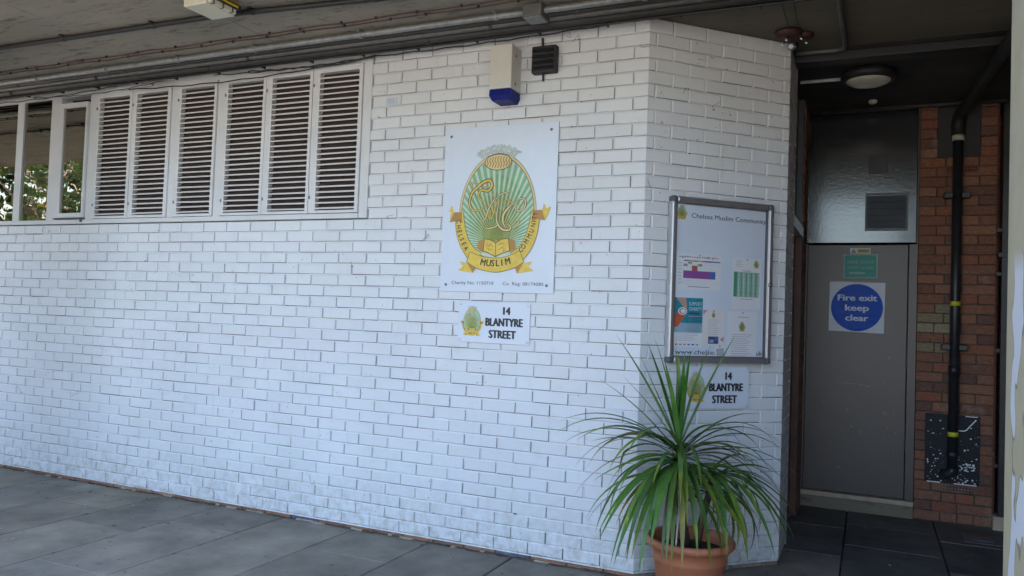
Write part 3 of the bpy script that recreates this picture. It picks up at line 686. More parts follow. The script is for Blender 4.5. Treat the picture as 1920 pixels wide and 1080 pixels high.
# ---------------------------------------------------------------- emblem artwork (one mesh, reused at every size)
def band(c_out, c_in): return catmull(c_out, 6) + list(reversed(catmull(c_in, 6)))
def emblem_mesh():
    g = MB(); S = .0005; cx, cz = .382, .505
    def egg(k, n=64):
        out = []
        for i in range(n):
            a = 2 * math.pi * i / n; rx = .247 * k; rz = (.335 if math.sin(a) > 0 else .30) * (.335 * k + (k - 1) * .0) / .335
            out.append((cx + rx * math.cos(a) * (1 - .05 * math.sin(a)), cz + rz * math.sin(a)))
        return out
    def inside(x, z): 
        s_ = math.sin(math.atan2(z - cz, x - cx)); rz = .335 if z > cz else .30
        rx = .247 * (1 - .05 * (z - cz) / rz); return ((x - cx) / rx) ** 2 + ((z - cz) / rz) ** 2
    g.poly(egg(1.065), -S, 'brown_line'); g.poly(egg(1.055), -1.4 * S, 'gold_pale'); g.poly(egg(1.005), -1.8 * S, 'brown_line'); g.poly(egg(.99), -2.2 * S, 'ray_pale')
    fx, fz = .384, .300; N = 46
    for i in range(N):
        a0 = -R(28) + R(236) * i / N; a1 = a0 + R(236) / N * .58
        def hit(a):
            t = .02
            while inside(fx + t * math.cos(a), fz + t * math.sin(a)) < .955 and t < .9: t += .004
            return t
        t0, t1 = hit(a0), hit(a1); tm0, tm1 = t0 * .52, t1 * .52
        P = lambda a, t: (fx + t * math.cos(a), fz + t * math.sin(a))
        [g.poly([P(a0, max(.02, t0 * q_ / 5)), P(a0, t0 * (q_ + 1) / 5), P(a1, t1 * (q_ + 1) / 5), P(a1, max(.02, t1 * q_ / 5))], -3 * S, 'ray_mix_' + 'abcde'[q_]) for q_ in range(5)]
    for q_, kk in enumerate((.85, .70, .56, .42)):
        g.poly([(fx + kk * (p_[0] - fx), fz + kk * (p_[1] - fz)) if p_[1] > fz else (cx + (.93 - .04 * q_) * (p_[0] - cx), cz + (.95 - .02 * q_) * (p_[1] - cz)) for p_ in egg(.95)], -(2.3 + q_ * .15) * S, 'fill_mix_' + 'dcba'[q_])
    # small oval on top with strokes
    g.disc(.379, .806, .094, -4 * S, 'brown_line', .052); g.disc(.379, .806, .089, -4.4 * S, 'gold_pale', .047)
    for i in range(9):
        x = .379 + (i - 4) * .0185; h = .036 * math.sqrt(max(0, 1 - ((i - 4) / 4.9) ** 2))
        g.stroke([(x - .004, .806 - h), (x + .005, .806 - h * .2), (x - .004, .806 + h * .3), (x + .003, .806 + h)], .0065, -4.8 * S, 'gold_dark')
    # looping calligraphy band above the oval
    for row_ in range(2):
        pts = []
        for i in range(44):
            u = i / 43; a = R(142) - R(104) * u; rr = .118 + .030 * row_ + .011 * math.sin(i * 2.1 + row_) + .006 * math.sin(i * 5.3)
            pts.append((.376 + rr * 1.22 * math.cos(a) + .007 * math.cos(i * 2.7), .772 + rr * .86 * math.sin(a) + .002))
        g.stroke(pts, .0095, -1.2 * S - row_ * S, 'ink_grey'); g.stroke(pts, .0050, -1.9 * S - row_ * S, 'ray_pale')
    for i in range(9):
        a = R(138) - R(96) * i / 8; g.disc(.376 + .158 * 1.2 * math.cos(a), .776 + .158 * .86 * math.sin(a), .004, -2 * S, 'ink_grey', n=8)
    # monogram
    strokes = [
        [(.305, .561), (.276, .57), (.251, .601), (.269, .635), (.317, .63), (.342, .663), (.324, .694), (.281, .683), (.248, .658), (.206, .62), (.189, .559), (.216, .511), (.264, .51), (.306, .543)],
        [(.258, .666), (.233, .684), (.204, .677), (.195, .655), (.215, .641)], [(.281, .66), (.287, .656), (.302, .652), (.306, .669), (.294, .676)],
        [(.263, .443), (.304, .453), (.317, .495), (.34, .545), (.362, .58), (.336, .62)], [(.316, .511), (.344, .453), (.37, .525), (.391, .587)],
        [(.358, .555), (.394, .597), (.441, .617), (.482, .62)], [(.397, .571), (.383, .494), (.386, .431), (.422, .389), (.467, .384), (.478, .404), (.455, .42)],
        [(.294, .401), (.329, .395), (.375, .405), (.397, .426)],
        [(.435, .532), (.429, .558), (.452, .57), (.48, .552), (.5, .535), (.546, .538)], [(.509, .543), (.526, .572), (.563, .571), (.573, .541), (.556, .508), (.52, .5), (.505, .522), (.527, .538)],
        [(.494, .553), (.462, .523), (.429, .482), (.425, .436), (.444, .399)], [(.484, .394), (.512, .404), (.533, .434), (.524, .447)]]
    for q, s_ in enumerate(strokes):
        wd = [.026, .014, .010, .018, .014, .014, .022, .015, .012, .018, .026, .014][q]
        g.stroke(s_, wd, -(5 + q * .1) * S, 'brown_line', taper=True)
        g.stroke(s_, wd * .52, -(6.4 + q * .1) * S, 'gold_pale' if q % 4 else 'gold', taper=True)
    # side ribbons
    lo = [(.094, .499), (.096, .438), (.107, .361), (.137, .286), (.169, .238), (.20, .196)]; li = [(.150, .501), (.156, .46), (.167, .40), (.191, .335), (.229, .280), (.289, .240)]
    ro = [(.672, .502), (.668, .447), (.660, .376), (.640, .308), (.609, .25), (.565, .196)]; rI = [(.614, .502), (.607, .45), (.596, .40), (.574, .337), (.54, .28), (.480, .240)]
    for pts, m in ((band(lo, li), 'gold'), (band(ro, rI), 'gold')):
        g.poly(pts, -8 * S, m)
    for pts in (lo, li, ro, rI): g.stroke(pts, .003, -8.4 * S, 'brown_line')
    # ribbon tails
    g.poly([(.138, .500), (.085, .500), (.052, .437), (.118, .446), (.146, .43)], -9 * S, 'gold_dark'); g.poly([(.055, .437), (.062, .50), (.018, .522), (.050, .507), (.063, .545), (.083, .498)], -9.3 * S, 'gold')
    g.poly([(.622, .503), (.684, .503), (.708, .440), (.650, .447), (.622, .43)], -9 * S, 'gold_dark'); g.poly([(.705, .441), (.683, .502), (.694, .546), (.708, .510), (.742, .524), (.72, .47)], -9.3 * S, 'gold')
    g.poly([(.186, .186), (.252, .151), (.231, .118)], -9 * S, 'gold_dark'); g.poly([(.188, .180), (.233, .119), (.125, .134), (.163, .160), (.133, .190)], -8.8 * S, 'gold')
    g.poly([(.516, .155), (.575, .188), (.534, .117)], -9 * S, 'gold_dark'); g.poly([(.570, .180), (.532, .119), (.641, .136), (.606, .160), (.630, .192)], -8.8 * S, 'gold')
    # book
    g.poly([(.300, .330), (.262, .315), (.255, .272), (.300, .244)], -9.6 * S, 'gold_dark'); g.poly([(.471, .333), (.512, .315), (.522, .270), (.481, .250)], -9.6 * S, 'gold_dark')
    g.poly([(.303, .333), (.345, .327), (.383, .309), (.421, .330), (.469, .336), (.480, .254), (.430, .240), (.384, .217), (.335, .240), (.297, .252)], -10 * S, 'brown_line')
    g.poly([(.307, .329), (.345, .322), (.381, .304), (.381, .224), (.335, .245), (.301, .256)], -10.4 * S, 'gold'); g.poly([(.385, .304), (.421, .325), (.466, .331), (.475, .258), (.430, .245), (.385, .224)], -10.4 * S, 'gold')
    for s_ in ([(.320, .30), (.335, .285), (.350, .30), (.362, .28)], [(.325, .275), (.345, .262), (.360, .27)], [(.40, .29), (.42, .302), (.445, .30)], [(.405, .262), (.43, .28), (.436, .255), (.452, .27)]): g.stroke(s_, .005, -10.8 * S, 'gold_dark')
    # front scroll
    sc = band([(.186, .186), (.250, .151), (.310, .134), (.387, .124), (.460, .136), (.521, .155), (.575, .188)], [(.206, .250), (.275, .226), (.330, .217), (.384, .212), (.440, .218), (.492, .233), (.547, .258)])
    g.poly(sc, -11.2 * S, 'gold'); g.stroke(sc + [sc[0]], .003, -11.5 * S, 'brown_line', smooth=False)
    T = -12 * S
    for ch, x, z, a in zip('MUSLIM', (.292, .334, .370, .402, .428, .468), (.170, .164, .161, .161, .164, .170), (-14, -8, -2, 3, 8, 13)): add_text(g, ch, x - .014 if ch != 'I' else x - .002, z, .042, T, 'ink', .05, rot=R(a), xs=.86)
    for ch, x, z, a in zip('CHELSEA', (.104, .106, .113, .121, .131, .144, .160), (.452, .418, .385, .357, .331, .302, .274), (-88, -84, -80, -76, -70, -65, -60)): add_text(g, ch, x, z, .032, T, 'ink', .04, rot=R(a), xs=.8)
    for ch, x, z, a in zip('COMMUNITY', (.556, .573, .594, .613, .629, .640, .647, .649, .654), (.242, .262, .294, .326, .362, .396, .428, .444, .468), (48, 54, 60, 66, 72, 78, 82, 84, 88)): add_text(g, ch, x, z, .032, T, 'ink', .04, rot=R(a), xs=.8)
    o = g.build('emblem'); me = o.data; bpy.data.objects.remove(o); return me
EMB = emblem_mesh()
def emblem(parent, x, z, scale, y):
    o = bpy.data.objects.new('emblem', EMB); COL.objects.link(o); o.parent = parent; o.location = (x, y, z); o.scale = (scale, max(scale, .45), scale)
    return o
def screw(parent, x, z, y, r=.008, mat='screw_steel'):
    g = MB(); g.lathe([(r, 0), (r, .002), (r * .6, .004), (.0001, .0045)], (x, y, z), mat, 12, axis='Y'); g.build('screw', parent, smooth=True)

# ---------------------------------------------------------------- large sign
t = thing('community_sign', 'large white sign with a green and gold oval emblem on the long wall', 'sign', (-1.306, -.012, 1.585))
g = MB(); g.box((0, 0, 0), (.771, .010, 1.036), 'sign_white', bev=.0012); g.build('sign_panel', t)
emblem(t, 0, 0, 1.0, -.0004)
g = MB(); add_text(g, 'Charity No: 1150710', .081, .047, .021, -.0008, 'ink', .0, width=.292); add_text(g, 'Co  Reg: 08174085', .436, .046, .021, -.0008, 'ink', .0, width=.269); g.build('lettering', t)
for x, z in ((.042, .983), (.724, .988), (.041, .044), (.727, .048)): screw(t, x, z, -.0001, .009)

def address_sign(lab, x, y, z, rz, wd, ht, grp):
    t = thing('address_sign', lab, 'sign', (x, y, z), rz, grp)
    g = MB(); g.box((0, 0, 0), (wd, .006, ht), 'sign_white', bev=.001); g.build('sign_panel', t)
    s_ = wd / .488
    emblem(t, .009 * s_, .012 * s_, .236 * s_, -.0004)
    g = MB()
    add_text(g, '14', .300 * s_, .178 * s_, .048 * s_, -.0008, 'ink', .10, width=.044 * s_)
    add_text(g, 'BLANTYRE', .190 * s_, .107 * s_, .050 * s_, -.0008, 'ink', .10, width=.246 * s_)
    add_text(g, 'STREET', .217 * s_, .033 * s_, .050 * s_, -.0008, 'ink', .10, width=.178 * s_)
    g.build('lettering', t)
    for a, b in ((.015, .015), (wd - .015, .015), (.015, ht - .015), (wd - .015, ht - .015)): screw(t, a, b, -.0001, .008, 'sign_white')
address_sign('address plate reading 14 BLANTYRE STREET directly below the large emblem sign', -1.168, -.010, 1.273, 0, .488, .251, 'street address plates')
c45, s45 = math.cos(R(45)), math.sin(R(45))
def w2(x, y, z): return (x * c45 - y * s45, x * s45 + y * c45, z)
address_sign('address plate reading 14 BLANTYRE STREET under the notice board behind the plant', *w2(.279, -.010, .947), R(45), .463, .245, 'street address plates')

# ---------------------------------------------------------------- notice board
bx, bz, bw, bh, bd = .154, 1.212, .711, .958, .050
t = thing('notice_board', 'lockable aluminium framed notice board on the angled wall full of posters', 'notice board', w2(bx, -bd, bz), R(45))
g = MB(); g.box((.02, .030, .02), (bw - .02, .046, bh - .02), 'board_back'); pb = g.build('back_panel', t)
g = MB(); add_text(g, 'Chelsea Muslim Community', .146, .842, .028, .0292, 'ink', .012, width=.523); add_text(g, 'www.chelsea', .062, .050, .028, .0292, 'ink', .012, width=.285); add_text(g, 'uk', .625, .050, .028, .0292, 'ink', .012, width=.040); g.build('lettering', pb)
emblem(pb, .042, .815, .105, .0292)
g = MB()
for a, b in (((0, .028), (.036, bh - .028)), ((bw - .036, .028), (bw, bh - .028))): g.box((a[0], 0, a[1]), (b[0], .049, b[1]), 'aluminium', bev=.010)
g.box((.036, .0, 0), (bw - .036, .049, .036), 'aluminium', bev=.010); g.box((.036, .0, bh - .036), (bw - .036, .049, bh), 'aluminium', bev=.010)
for a, b in ((.036, .041), (bw - .041, bw - .036)): g.box((a, .012, .036), (b, .03, bh - .036), 'grey_plastic')
for a, b in ((.036, .041), (bh - .041, bh - .036)): g.box((.041, .012, a), (bw - .041, .03, b), 'grey_plastic')
g.build('frame', t)
for a, b in ((0, 0), (bw - .037, 0), (0, bh - .037), (bw - .037, bh - .037)):
    g = MB(); g.box((a - .001, -.001, b - .001), (a + .038, .049, b + .038), 'grey_plastic', bev=.012); g.build('corner_cap', t)
g = MB(); g.box((.0415, .016, .0415), (bw - .0415, .018, bh - .0415), 'board_glass'); g.build('glass', t)
g = MB(); g.lathe([(.013, 0), (.013, .006), (.008, .010), (.0001, .011)], (.690, -.0005, .475), 'screw_steel', 16, axis='Y'); g.build('lock', t, smooth=True)

def paper(name, lab, cat, x0, z0, x1, z1, mat, art, dy=0, tilt=0, y=.0287):
    o = w2(x0, -bd + y - .0006 - dy, z0); t = thing(name, lab, cat, o, R(45)); t.rotation_euler = (0, R(tilt), R(45))
    g = MB(); wd, ht = x1 - x0, z1 - z0; n = 6
    V = []; F = []
    for a in range(n + 1):
        for b in range(n + 1):
            V.append((wd * a / n, -.0012 * abs(math.sin(a * 1.9 + b * .8)) * (1 if 0 < a < n else .4), ht * b / n))
    for a in range(n):
        for b in range(n): F.append((a * (n + 1) + b, (a + 1) * (n + 1) + b, (a + 1) * (n + 1) + b + 1, a * (n + 1) + b + 1))
    g.add(V, F, mat); g.build('sheet', t, smooth=True)
    g = MB(); art(g, wd, ht, t); 
    if g.v: g.build('print', t)
    for px in ((wd * .5,) if cat != 'poster' else (.008, wd - .008)):
        pass
    g = MB(); g.lathe([(.0035, 0), (.0035, .003), (.0001, .004)], (wd * .5 if cat != 'poster' else .006, -.0015, ht - .007), 'black_cable', 8, axis='Y'); g.build('pin', t)
Yp = -.0020
def lines(g, x0, x1, z, n, step, mat='ink_soft', h=.0025, ragged=.3):
    for k in range(n): g.rect(x0, z - k * step, x1 - (x1 - x0) * ragged * rnd.random(), z - k * step + h, Yp, mat)
def art_table(g, w_, h_, t):
    for k, m in enumerate(['blue_print', 'olive_print', 'red_print', 'yellow_print', 'purple_print', 'navy_print', 'blue_print', 'teal_print']): g.rect(.045 + k * .031, h_ - .043, .045 + (k + 1) * .031, h_ - .036, Yp, m)
    for k in range(16): g.rect(.012 + k * .017, h_ - .022 + j(.003), .012 + k * .017 + rnd.uniform(.006, .013), h_ - .013 + j(.002), Yp, 'ink_grey' if k < 13 else 'pink_print')
    g.rect(.041, .064, .225, .108, Yp, 'purple_print'); g.rect(.225, .064, .260, .108, Yp - .0002, 'blue_print')
    g.rect(.098, .108, .137, .138, Yp, 'red_print'); g.rect(.071, .148, .098, .160, Yp, 'olive_print'); g.rect(.041, .133, .069, .147, Yp, 'olive_print'); g.rect(.139, .136, .168, .150, Yp, 'olive_print')
    for k in range(9): g.rect(.04 + k * .031, .025, .0405 + k * .031, .165, Yp + .0002, 'ink_soft')
    for k in range(8): g.rect(.005, .03 + k * .019, .288, .0306 + k * .019, Yp + .0002, 'ink_soft')
    for k in range(7): g.rect(.008, .036 + k * .019, .030, .040 + k * .019, Yp, 'ink_soft')
    g.rect(.075, .014, .22, .018, Yp, 'ink_grey')
paper('timetable', 'landscape timetable with purple and blue bands at upper left of the board', 'paper notice', .213, 1.637, .511, 1.842, 'paper', art_table)
def art_green(g, w_, h_, t):
    x0, x1, z0, z1 = .010, .192, .072, .220
    g.rect(x0, z0, x1, z1, Yp, 'green_wash'); g.rect(x0, z0, x0 + .024, z1, Yp - .0002, 'green_print')
    for k in range(9): a = x0 + .034 + k * .0175; g.rect(a, z0 + .002, a + (.006 if k % 2 else .003), z1 - .004, Yp - .0002, 'green_print' if k % 2 else 'paper')
    for k in range(7): g.rect(x0, z0 + k * .0235, x1, z0 + k * .0235 + .0014, Yp - .0004, 'ink_grey')
    lines(g, .02, .075, .285, 4, .011); g.rect(.06, .058, .15, .061, Yp, 'ink_grey'); g.rect(.07, .226, .13, .229, Yp, 'ink_grey'); emblem(t, .145, .240, .060, Yp)
paper('prayer_times_sheet', 'tall sheet with a green striped table at upper right of the board', 'paper notice', .593, 1.536, .798, 1.838, 'paper', art_green)
def art_poster(g, w_, h_, t):
    g.rect(.004, .14, w_ - .004, h_ - .004, Yp, 'teal_print'); g.rect(.004, .085, w_ - .004, .14, Yp, 'pale_blue_print')
    g.poly([(.010, h_ - .004), (.078, h_ - .004), (.086, h_ - .05), (.074, h_ - .098), (.064, h_ - .06), (.040, h_ - .035)], Yp - .0003, 'skin_print')
    g.poly([(.004, .115), (.030, .120), (.082, .190), (.078, .205), (.032, .222), (.004, .175)], Yp - .0003, 'orange_print')
    g.disc(.057, .208, .030, Yp - .0005, 'paper', .022); g.disc(.057, .208, .024, Yp - .0007, 'ink_grey', .017); g.disc(.060, .208, .016, Yp - .0009, 'paper', .012)
    add_text(g, 'SUPPORT', .098, h_ - .048, .021, Yp - .0008, 'paper', .0, width=.088); add_text(g, 'CHARITY', .098, h_ - .077, .021, Yp - .0008, 'paper', .0, width=.088)
    g.rect(.098, h_ - .098, .17, h_ - .088, Yp - .0003, 'navy_print'); g.rect(.098, h_ - .112, .185, h_ - .108, Yp - .0003, 'pink_print')
    lines(g, .098, .185, h_ - .128, 9, .0085, 'pale_blue_print'); lines(g, .012, .18, .078, 5, .010, 'ink_soft')
    for k, m in enumerate(['olive_print', 'ink_grey', 'ink_grey', 'blue_print', 'navy_print', 'ink_grey']): g.rect(.012 + k * .028, .012, .028 + k * .028, .020, Yp, m)
paper('charity_poster', 'teal poster with an orange collecting tin at lower left of the board', 'poster', .200, 1.302, .397, 1.592, 'paper', art_poster)
def art_cream(g, w_, h_, t):
    g.poly([(.003, h_ - .003), (.035, h_ - .003), (.003, h_ - .03)], Yp, 'pink_print'); g.poly([(w_ - .003, .02), (w_ - .003, .055), (w_ - .03, .035)], Yp, 'pink_print')
    lines(g, .035, .125, h_ - .06, 8, .012); emblem(t, .058, h_ - .052, .042, Yp); g.rect(.042, .010, .112, .052, Yp, 'navy_print'); g.rect(.050, .016, .08, .034, Yp - .0002, 'pale_blue_print'); g.rect(.085, .026, .108, .046, Yp - .0002, 'blue_print')
paper('event_flyer', 'small cream flyer with pink corners beside the teal poster', 'paper notice', .392, 1.316, .544, 1.524, 'paper_cream', art_cream, dy=.003)
def art_letter(g, w_, h_, t):
    emblem(t, .076, h_ - .125, .072, Yp); lines(g, .03, .18, .155, 11, .0125, 'ink_grey', .0018); g.rect(.07, h_ - .034, .15, h_ - .031, Yp, 'ink_grey')
paper('printed_letter', 'white letter with a gold crest above lines of print at lower right of the board', 'paper notice', .566, 1.228, .778, 1.520, 'paper', art_letter, dy=.001)
def art_note(g, w_, h_, t): g.rect(.010, .012, w_ - .010, h_ - .02, Yp, 'ink_soft')
paper('small_note', 'small pale note tucked between flyer and letter at the foot of the board', 'paper notice', .487, 1.236, .560, 1.316, 'paper', art_note, dy=.002, tilt=-6)

# ---------------------------------------------------------------- door stickers
yd = Y3 + .0015
def sticker(name, lab, parts, x, z, tilt=0):
    t = thing(name, lab, 'sticker', (x, yd, z)); t.rotation_euler = (0, R(tilt), 0)
    for nm, g in parts: g.build(nm, t)
g1 = MB(); g1.poly([(0, 0), (.404, -.010), (.408, .390), (.002, .396)], 0, 'film_white'); g2 = MB(); g2.disc(.205, .190, .190, -.001, 'film_blue', .188, 56)
g3 = MB(); add_text(g3, 'Fire exit', .205, .245, .050, -.0018, 'film_text', .075, width=.285, align='CENTER'); add_text(g3, 'keep', .205, .165, .050, -.0018, 'film_text', .075, width=.170, align='CENTER'); add_text(g3, 'clear', .205, .085, .050, -.0018, 'film_text', .075, width=.165, align='CENTER')
sticker('fire_exit_sticker', 'blue round Fire exit keep clear sign on wrinkled film stuck on the door', [('film', g1), ('blue_disc', g2), ('lettering', g3)], .880, 1.416)
g1 = MB(); g1.poly([(0, 0), (.252, .006), (.250, .196), (.004, .193)], 0, 'sticker_pale'); g1.poly([(.012, .008), (.242, .012), (.240, .186), (.012, .184)], -.0008, 'sticker_teal')
g3 = MB(); add_text(g3, 'FIRE EXIT', .127, .118, .026, -.0016, 'sticker_pale', .04, width=.19, align='CENTER'); add_text(g3, 'KEEP CLEAR', .127, .076, .022, -.0016, 'sticker_pale', .04, width=.19, align='CENTER'); g3.rect(.045, .036, .16, .052, -.0016, 'sticker_pale')
sticker('green_sticker', 'faded green wrinkled sticker with pale print above the blue disc', [('film', g1), ('lettering', g3)], .979, 1.838)
g1 = MB(); g1.rect(0, 0, .150, .044, 0, 'film_white'); g1.poly([(.006, .007), (.046, .007), (.026, .038)], -.0008, 'ink'); g1.poly([(.013, .011), (.039, .011), (.026, .031)], -.0014, 'yellow_print'); g1.rect(.052, .006, .145, .038, -.0008, 'yellow_print')
for k in range(2): g1.rect(.060, .012 + k * .013, .138, .018 + k * .013, -.0014, 'ink')
sticker('hazard_sticker', 'tiny yellow and black warning triangle sticker at the top of the door', [('film', g1)], 1.027, 2.037)

# ---------------------------------------------------------------- alarm box, vent cowl and small wall items
t = thing('alarm_box', 'cream burglar alarm box with a dark blue base above the large sign', 'alarm box', (-.946, -.145, 2.742))
g = MB(); g.box((0, 0, .068), (.146, .144, .335), 'alarm_cream', bev=.004); g.build('casing', t)
g = MB(); V = [(.004, .004, .066), (.142, .004, .066), (.142, .143, .066), (.004, .143, .066), (.016, .016, 0), (.130, .016, 0), (.130, .143, 0), (.016, .143, 0), (.001, .001, .030), (.145, .001, .030), (.145, .143, .030), (.001, .143, .030)]
g.add(V, [(0, 1, 2, 3), (7, 6, 5, 4), (8, 9, 1, 0), (9, 10, 2, 1), (10, 11, 3, 2), (11, 8, 0, 3), (4, 5, 9, 8), (5, 6, 10, 9), (6, 7, 11, 10), (7, 4, 8, 11)], 'alarm_blue'); g.build('blue_base', t)
for z in (.105, .275):
    g = MB(); g.tube([(.1455, .06, z), (.150, .06, z)], .009, 'screw_steel', 10); g.build('screw', t)
t = thing('vent_cowl', 'black square louvred vent cowl on the wall beside the alarm box', 'vent', (-.712, -.055, 2.912))
g = MB(); g.box((0, .0, 0), (.158, .055, .164), 'black_cable', bev=.008); g.build('cowl_body', t)
g = MB()
for k in range(4):
    z = .018 + k * .035; g.add([(.014, -.012, z), (.144, -.012, z), (.144, .004, z + .03), (.014, .004, z + .03), (.014, -.003, z - .002), (.144, -.003, z - .002)], [(0, 1, 2, 3), (4, 5, 1, 0)], 'black_iron')
g.build('cowl_slats', t)
g = MB(); g.tube([(.062, .045, -.04), (.062, .045, 0)], .006, 'black_cable', 8); g.tube([(.055, .045, .164), (.05, .045, .225)], .008, 'dark_pipe', 8); g.build('cable', t)
g = MB(); g.box((-1.778, -.0035, 2.813), (-1.690, -.0012, 2.862), 'alu_sheet'); 
for k in range(3): g.rect(-1.765, .003 + 2.823 + k * .011, -1.71, 2.829 + k * .011, -.0042, 'ink_grey')
g.build('wall_label', label='tiny faded green label stuck on a white brick right of the shutters', cat='label')
t = thing('security_camera', 'small black bullet camera at the top end of the angled wall', 'camera', w2(.955, -.04, 3.155), R(45))
g = MB(); g.tube([(.03, -.01, .005), (-.03, -.045, -.02)], .022, 'black_iron', 14); g.build('camera_body', t)
g = MB(); g.tube([(-.03, -.045, -.02), (-.0325, -.0465, -.021)], .014, 'screw_steel', 12); g.build('lens', t)
g = MB(); g.tube([(.02, .0, .01), (.03, .04, .02)], .008, 'black_iron', 8); g.build('bracket', t)

# ---------------------------------------------------------------- services on the soffit
def run(name, lab, cat, pts, r, mat, clips=None, cmat=None, sag=0):
    t = thing(name, lab, cat, pts[0]); o = Vector(pts[0]); g = MB(); g.tube([Vector(p) - o for p in pts], r, mat, 10); g.build('tube', t, smooth=True)
    if clips:
        P = [Vector(p) for p in pts]; tot = sum((P[i + 1] - P[i]).length for i in range(len(P) - 1)); s_ = clips * .4; first = None
        while s_ < tot:
            q = s_
            for i in range(len(P) - 1):
                L_ = (P[i + 1] - P[i]).length
                if q <= L_: break
                q -= L_
            d = (P[i + 1] - P[i]).normalized(); p = P[i] + d * q - o
            if first is None:
                g = MB(); g.tube([d * -.011, d * .011], r * 1.22, cmat or mat, 10); g.box((-.009, -r * 2.2, r * .7), (.009, r * 2.2, r * 1.15), cmat or mat)
                first = g.build('pipe_clip', t); first.location = p
            else:
                c = first.copy(); COL.objects.link(c); c.parent = t; c.location = p
            s_ += clips * (1 + j(.15))
    return t
X0, X1 = -8.5, 2.2
run('steel_conduit', 'pale galvanised conduit along the soffit nearest the rusty wires', 'conduit', [(X0, -.357, 3.163), (X1, -.357, 3.163)], .019, 'galvanised', .82, 'galvanised')
run('grey_conduit', 'mid grey conduit running beside the galvanised one on the soffit', 'conduit', [(X0, -.300, 3.158), (X1, -.300, 3.158)], .014, 'dark_pipe', 1.3)
run('dark_conduit', 'dark grey conduit in the middle of the bundle above the wall', 'conduit', [(X0, -.258, 3.150), (X1, -.258, 3.150)], .017, 'grey_conduit', 1.7, 'black_cable')
run('thick_dark_pipe', 'thick dark pipe in the bundle close to the wall top', 'pipe', [(X0, -.198, 3.142), (X1, -.198, 3.142)], .026, 'dark_pipe', 2.1, 'black_cable')
g = MB()
for k, (yy, zz, rr) in enumerate(((-.150, 3.150, .014), (-.128, 3.135, .011), (-.152, 3.122, .008), (-.105, 3.155, .014))):
    pts = [(X0 + (X1 - X0) * i / 60, yy + .004 * math.sin(i * .9 + k * 2), zz + .0025 * math.sin(i * .55 + k)) for i in range(61)]
    g.tube(pts, rr, 'black_cable', 8)
for k in range(26):
    x = X0 + .3 + k * .42; g.box((x, -.168, 3.118), (x + .006, -.095, 3.17), 'black_cable')
g.build('cable_bundle', label='bundle of black cables clipped along the top edge of the white wall', cat='cables', smooth=True)
g = MB(); g.box((X0, -.325, 3.176), (X1, -.03, 3.184), 'dark_pipe'); g.build('pipe_gap_shade', label='dark strip added as shade behind the pipe bundle along the wall top', cat='shade strip')  # dark sheet added to deepen the shade between pipes and wall
g = MB()
def sagc(a, b, dip, r=.004, n=24): g.tube([(a[0] + (b[0] - a[0]) * i / n, a[1] + (b[1] - a[1]) * i / n, a[2] + (b[2] - a[2]) * i / n - dip * math.sin(math.pi * i / n) + .004 * math.sin(i * 1.7)) for i in range(n + 1)], r, 'black_cable', 6)
sagc((-6.2, -.12, 3.115), (-4.2, -.12, 3.12), .03); sagc((-5.2, -.10, 3.11), (-3.7, -.12, 3.115), .03, .003)
sagc((-4.1, -.09, 3.09), (-1.85, -.06, 3.125), .035, .0045); sagc((-3.2, -.11, 3.115), (-1.8, -.07, 3.13), .02); sagc((-2.9, -.09, 3.12), (-1.95, -.06, 3.12), .012, .005)
sagc((-1.9, -.06, 3.13), (-.1, -.10, 3.14), .012, .004)
g.build('loose_cables', label='thin black cables sagging in front of the shutter tops', cat='cables')
for yy, lab in ((-.525, 'rusty red wire clipped along the soffit farther from the wall'), (-.478, 'rusty red wire clipped along the soffit nearer the wall')):
    t = thing('soffit_wire', lab, 'wire', (X0, yy, 3.180), group='pair of rusty soffit wires')
    g = MB(); pts = [((X1 - X0) * i / 120, .003 * math.sin(i * 1.1 + yy * 50), .003 * math.sin(i * .8)) for i in range(121)]; g.tube(pts, .0038, 'rust_cable', 6); g.build('wire', t)
    x = .1; first = None
    while x < X1 - X0:
        if first is None: g = MB(); g.box((0, -.007, -.006), (.014, .007, .009), 'black_cable', bev=.002); first = c = g.build('wire_clip', t)
        else: c = first.copy(); COL.objects.link(c); c.parent = t
        c.location = (x, 0, 0); x += .3 + j(.06)
run('ceiling_conduit', 'dark conduit crossing the soffit to the old light fitting', 'conduit', [(X0, -.98, 3.170), (-4.4, -.935, 3.170), (-2.3, -.89, 3.170), (-.4, -.70, 3.170)], .016, 'black_cable', .75)
t = thing('junction_box', 'grey steel junction box on the galvanised conduit', 'junction box', (-.62, -.42, 3.115))
g = MB(); g.box((0, 0, 0), (.115, .125, .07), 'grey_conduit', bev=.005); g.build('box_body', t)
g = MB(); g.box((.006, .006, -.006), (.109, .119, -.0005), 'galvanised', bev=.003); g.build('box_lid', t)
t = thing('soffit_light', 'old rectangular cream light fitting with rusty sides on the soffit', 'light fitting', (-2.335, -1.205, 3.10))
g = MB(); g.box((0, 0, 0), (.170, .215, .045), 'fitting_cream', bev=.006); g.build('diffuser', t)
g = MB(); g.box((-.012, -.012, .0455), (.195, .235, .088), 'fitting_rust', bev=.003); g.build('body', t)
g = MB(); g.box((.172, .01, .008), (.190, .205, .045), 'fitting_cream', bev=.004)
for k in range(3): g.box((.166, .03 + k * .07, .006), (.193, .038 + k * .07, .046), 'grey_plastic')
g.build('side_clip', t)
g = MB(); g.box((.196, .02, .030), (.206, .225, .060), 'black_cable', bev=.002); g.box((.2065, .06, .038), (.208, .20, .050), 'yellow_print'); g.build('edge_strip', t)

